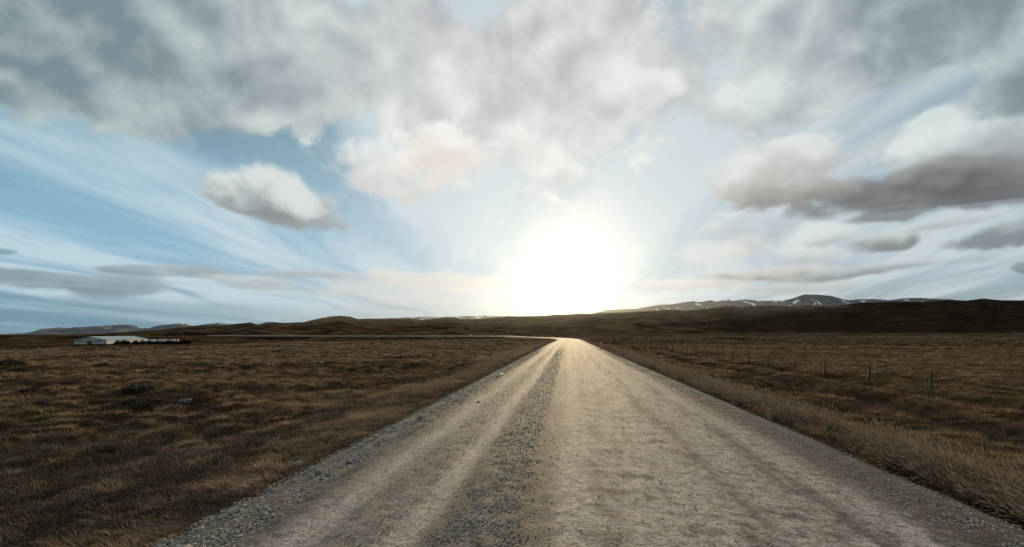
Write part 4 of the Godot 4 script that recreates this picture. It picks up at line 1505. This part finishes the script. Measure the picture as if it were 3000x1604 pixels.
func make_poles() -> void:
	var wood := worn(lin(0.16, 0.14, 0.12), 0.5)
	var names := ["tall wooden power pole rising from the pale meadow before the dark hill", "thin power pole on the brown slope below the rocky knoll", "thin power pole on the brown slope beneath the glowing ridge"]
	var k := 0
	for p in [[2087, 977, 630.0, 27.0], [1137, 966.5, 0.0, 14.5], [1245, 963.5, 0.0, 13.5]]:
		var at: Vector3
		if p[2] > 0.0:
			at = land(Vector3(toward(p[0], HORIZON).x * p[2], 0, -p[2]))
		else:
			at = ground_at(p[0], p[1])
		var h: float = clampf(p[3] / FOCAL * -at.z, 7.0, 11.0)
		var o := base("power_pole", at, 0.4)
		tag(o, names[k], "power pole")
		solid(bar([Vector3(0, -0.6, 0), Vector3(0, h, 0)], [0.16, 0.11], 8), "pole", wood, o)
		solid(boxed(Vector3(-1.1, h - 0.5, -0.06), Vector3(1.1, h - 0.36, 0.06), 0.01), "crossarm", wood, o)
		for x in [-1.0, 0.0, 1.0]:
			var y := h - 0.36 if x != 0.0 else h
			solid(bar([Vector3(x, y, 0), Vector3(x, y + 0.12, 0), Vector3(x, y + 0.22, 0)], [0.05, 0.06, 0.03], 8), "insulator", coat(lin(0.35, 0.36, 0.34), 0.2), o)
		k += 1

func make_water() -> void:
	var m := coat(lin(0.02, 0.028, 0.03), 0.06)
	m.metallic_specular = 0.5
	for w in [[2128.0, 992.0, 11.0, 5.0, 3], [2172.0, 993.0, 7.0, 3.5, 4], [835.0, 1015.5, 3.2, 2.0, 5], [866.0, 1013.5, 4.6, 2.4, 6], [900.0, 1014.0, 2.6, 1.6, 7]]:
		var at := ground_at(w[0], w[1])
		var st := start()
		var n := 26
		for i in n:
			var t0 := TAU * i / n
			var t1 := TAU * (i + 1) / n
			var r0: float = 1.0 + lie.get_noise_2d(cos(t0) * 0.9 + w[4] * 7.0, sin(t0) * 0.9) * 0.7
			var r1: float = 1.0 + lie.get_noise_2d(cos(t1) * 0.9 + w[4] * 7.0, sin(t1) * 0.9) * 0.7
			for p in [Vector3.ZERO, Vector3(cos(t0) * r0 * w[2], 0, sin(t0) * r0 * w[3]), Vector3(cos(t1) * r1 * w[2], 0, sin(t1) * r1 * w[3])]:
				st.add_vertex(p)
		var o := solid(finish(st), "pool", m)
		o.position = at + Vector3(0, 0.16, 0)
		struct(o)
	# farm track on the far slope
	var pts := []
	for p in [[760.0, 972.5], [779.0, 974.0], [808.0, 977.0], [837.0, 979.6], [852.0, 982.6], [863.0, 985.8]]:
		pts.append(ground_at(p[0], p[1]))
	var c := Curve3D.new()
	for i in pts.size():
		var t: Vector3 = (pts[mini(i + 1, pts.size() - 1)] - pts[maxi(i - 1, 0)]) * 0.18
		c.add_point(pts[i], -t, t)
	c.bake_interval = 4.0
	var line := c.get_baked_points()
	var v := PackedVector3Array()
	var col := PackedColorArray()
	for i in line.size():
		var t := (line[mini(i + 1, line.size() - 1)] - line[maxi(i - 1, 0)])
		var a := Vector3(-t.z, 0, t.x).normalized()
		for s in [-2.4, -1.2, 0.0, 1.2, 2.4]:
			var p := land(line[i] + a * s)
			v.append(p + Vector3(0, 0.35, 0))
			col.append(lin(0.26, 0.22, 0.17))
	struct(solid(grid_mesh(v, col, line.size(), 5), "farm_track", earth(2.0, 1.0)))

# ---------------------------------------------------------------- stones and shrubs
func make_stones() -> void:
	var rng := RandomNumberGenerator.new()
	rng.seed = 99
	var shapes := []
	for k in 6:
		shapes.append(pebble(40 + k, [0.55, 0.7, 0.45, 0.6, 0.8, 0.5][k], 8, 12))
	var skins := [worn(lin(0.20, 0.185, 0.18), 0.9), worn(lin(0.26, 0.24, 0.22), 0.9), worn(lin(0.15, 0.14, 0.14), 0.9), worn(lin(0.30, 0.27, 0.235), 0.9)]
	# [x, y, width in pixels]
	var seen_stones := [[585, 1537, 28], [548, 1545, 17], [528, 1551, 13], [687, 1470, 18], [681, 1482, 26], [711, 1473, 20], [621, 1495, 20], [551, 1593, 24], [790, 1420, 24], [801, 1433, 20], [452, 1561, 16], [1154, 1259, 21], [1265, 1212, 13], [1402, 1183, 9], [1092, 1290, 20], [1075, 1297, 14], [1049, 1302, 18], [1062, 1308, 12], [1150, 1269, 17], [1228, 1236, 12], [1213, 1243, 10], [973, 1394, 11], [1010, 1330, 12], [930, 1372, 13], [860, 1405, 14], [640, 1510, 14], [600, 1500, 12], [740, 1462, 13], [500, 1580, 15]]
	for i in 60:
		# more along the rim of the left shoulder
		var depth := 4.6 + 15.0 * pow(rng.randf(), 1.5)
		var side := rng.randf_range(-3.85, -3.2)
		var p := Vector3(ROAD_MIDDLE + depth * ROAD_HEADING + side, 0, -depth)
		seen_stones.append([1500.0 + FOCAL * p.x / depth, HORIZON + FOCAL * (EYE + 0.1) / depth, rng.randf_range(0.05, 0.12) * FOCAL / depth])
	for s in seen_stones:
		var d: Vector3 = toward(s[0], s[1])
		var depth := -(EYE + 0.02) / d.y
		var x := d.x * depth
		var side := road_side(x, -depth)
		var y := maxf(land_height(x, -depth, true), road_height(side + ROAD_MIDDLE, depth + 40.2, side))
		var size: float = s[2] / FOCAL * depth
		var k := rng.randi() % 6
		var skin := rng.randi() % 4
		var o := solid(shapes[k], "stone", skins[skin])
		o.position = Vector3(x, y + size * 0.12, -depth)
		o.rotation = Vector3(rng.randf_range(-0.15, 0.15), rng.randf() * TAU, rng.randf_range(-0.15, 0.15))
		o.scale = Vector3.ONE * size
		var looks := "%s %s %s stone on the gravel rim left of the road" % ["small" if size < 0.06 else ("fist sized" if size < 0.09 else "large"), "flat" if k in [0, 2, 5] else "rounded", ["grey", "light grey", "dark grey", "pale sandy"][skin]]
		tag(o, looks, "stone", "stones along the left rim of the gravel")
	# single ones
	for s in [[876, 1365, 26, 3, "whitish rock lying in the dark heather beside the gravel rim", lin(0.3, 0.28, 0.26)], [540, 1186, 36, 2, "pale flat slab lying in the brown heath near two dark shrubs", lin(0.13, 0.11, 0.09)], [715, 1432, 21, 0, "small pale stone half hidden in dark grass at the verge", lin(0.24, 0.22, 0.21)], [2257, 1226, 26, 2, "pale flat stone at the foot of the tall grass right of the road", lin(0.36, 0.31, 0.26)]]:
		var at := ground_at(s[0], s[1])
		var size: float = s[2] / FOCAL * -at.z
		var o := solid(shapes[s[3]], "stone", worn(s[5], 0.9))
		o.position = at + Vector3(0, size * 0.18, 0)
		o.rotation.y = 0.3
		o.scale = Vector3.ONE * size
		tag(o, s[4], "stone")

func make_shrubs() -> void:
	var dark := [lin(0.022, 0.02, 0.013), lin(0.03, 0.025, 0.015), lin(0.018, 0.016, 0.012), lin(0.035, 0.024, 0.018)]
	var meshes := []
	for k in 3:
		meshes.append(twiggy(60 + k, 420, 0.42, 0.62, dark))
	var leaf := herb(0.15)
	var bark := worn(lin(0.05, 0.04, 0.03), 0.2)
	var rng := RandomNumberGenerator.new()
	rng.seed = 17
	var places := [[400, 1150, 84], [417, 1194, 74], [299, 1080, 42], [52, 1089, 48], [24, 1073, 70], [718, 1080, 36], [128, 1188, 40], [1130, 1083, 36], [1207, 1075, 40], [962, 1068, 30], [1033, 1089, 26], [190, 1128, 34], [455, 1113, 26], [80, 1150, 46]]
	for i in places.size():
		var p: Array = places[i]
		var at := ground_at(p[0], p[1])
		var size: float = clampf(p[2] / FOCAL * -at.z / 1.2, 0.5, 1.7)
		var o := base("shrub", at, rng.randf() * TAU)
		solid(meshes[i % 3], "foliage", leaf, o)
		for b in 3:
			var a := TAU * b / 3.0 + i
			solid(bar([Vector3(0, -0.08, 0), Vector3(cos(a) * 0.18, 0.14, sin(a) * 0.18), Vector3(cos(a) * 0.42, 0.26, sin(a) * 0.42)], [0.02, 0.014, 0.006], 6), "branch", bark, o)
		o.scale = Vector3(size, size * 0.8, size)
		if i == 0:
			tag(o, "larger of two dark shrubs in line on the left heath, farther from the road", "shrub")
		elif i == 1:
			tag(o, "dark low shrub on the left heath next to the pale flat slab", "shrub")
		else:
			tag(o, "small dark low shrub among the grass of the left heath", "shrub", "small dark shrubs on the left heath")

func _ready() -> void:
	make_noise(lie, 3, 3)
	make_noise(tussock, 8, 3)
	make_noise(patchy, 15, 4)
	add_camera_and_light()
	grain_textures()
	lay_road_line()
	lay_hills()
	make_ground()
	make_road()
	make_mountains()
	make_water()
	make_barn()
	make_hedge()
	make_bales()
	make_fence()
	make_roadside()
	make_poles()
	make_shrubs()
	make_stones()
	make_grass()
	make_verges()
	make_gravel()
	make_haze()
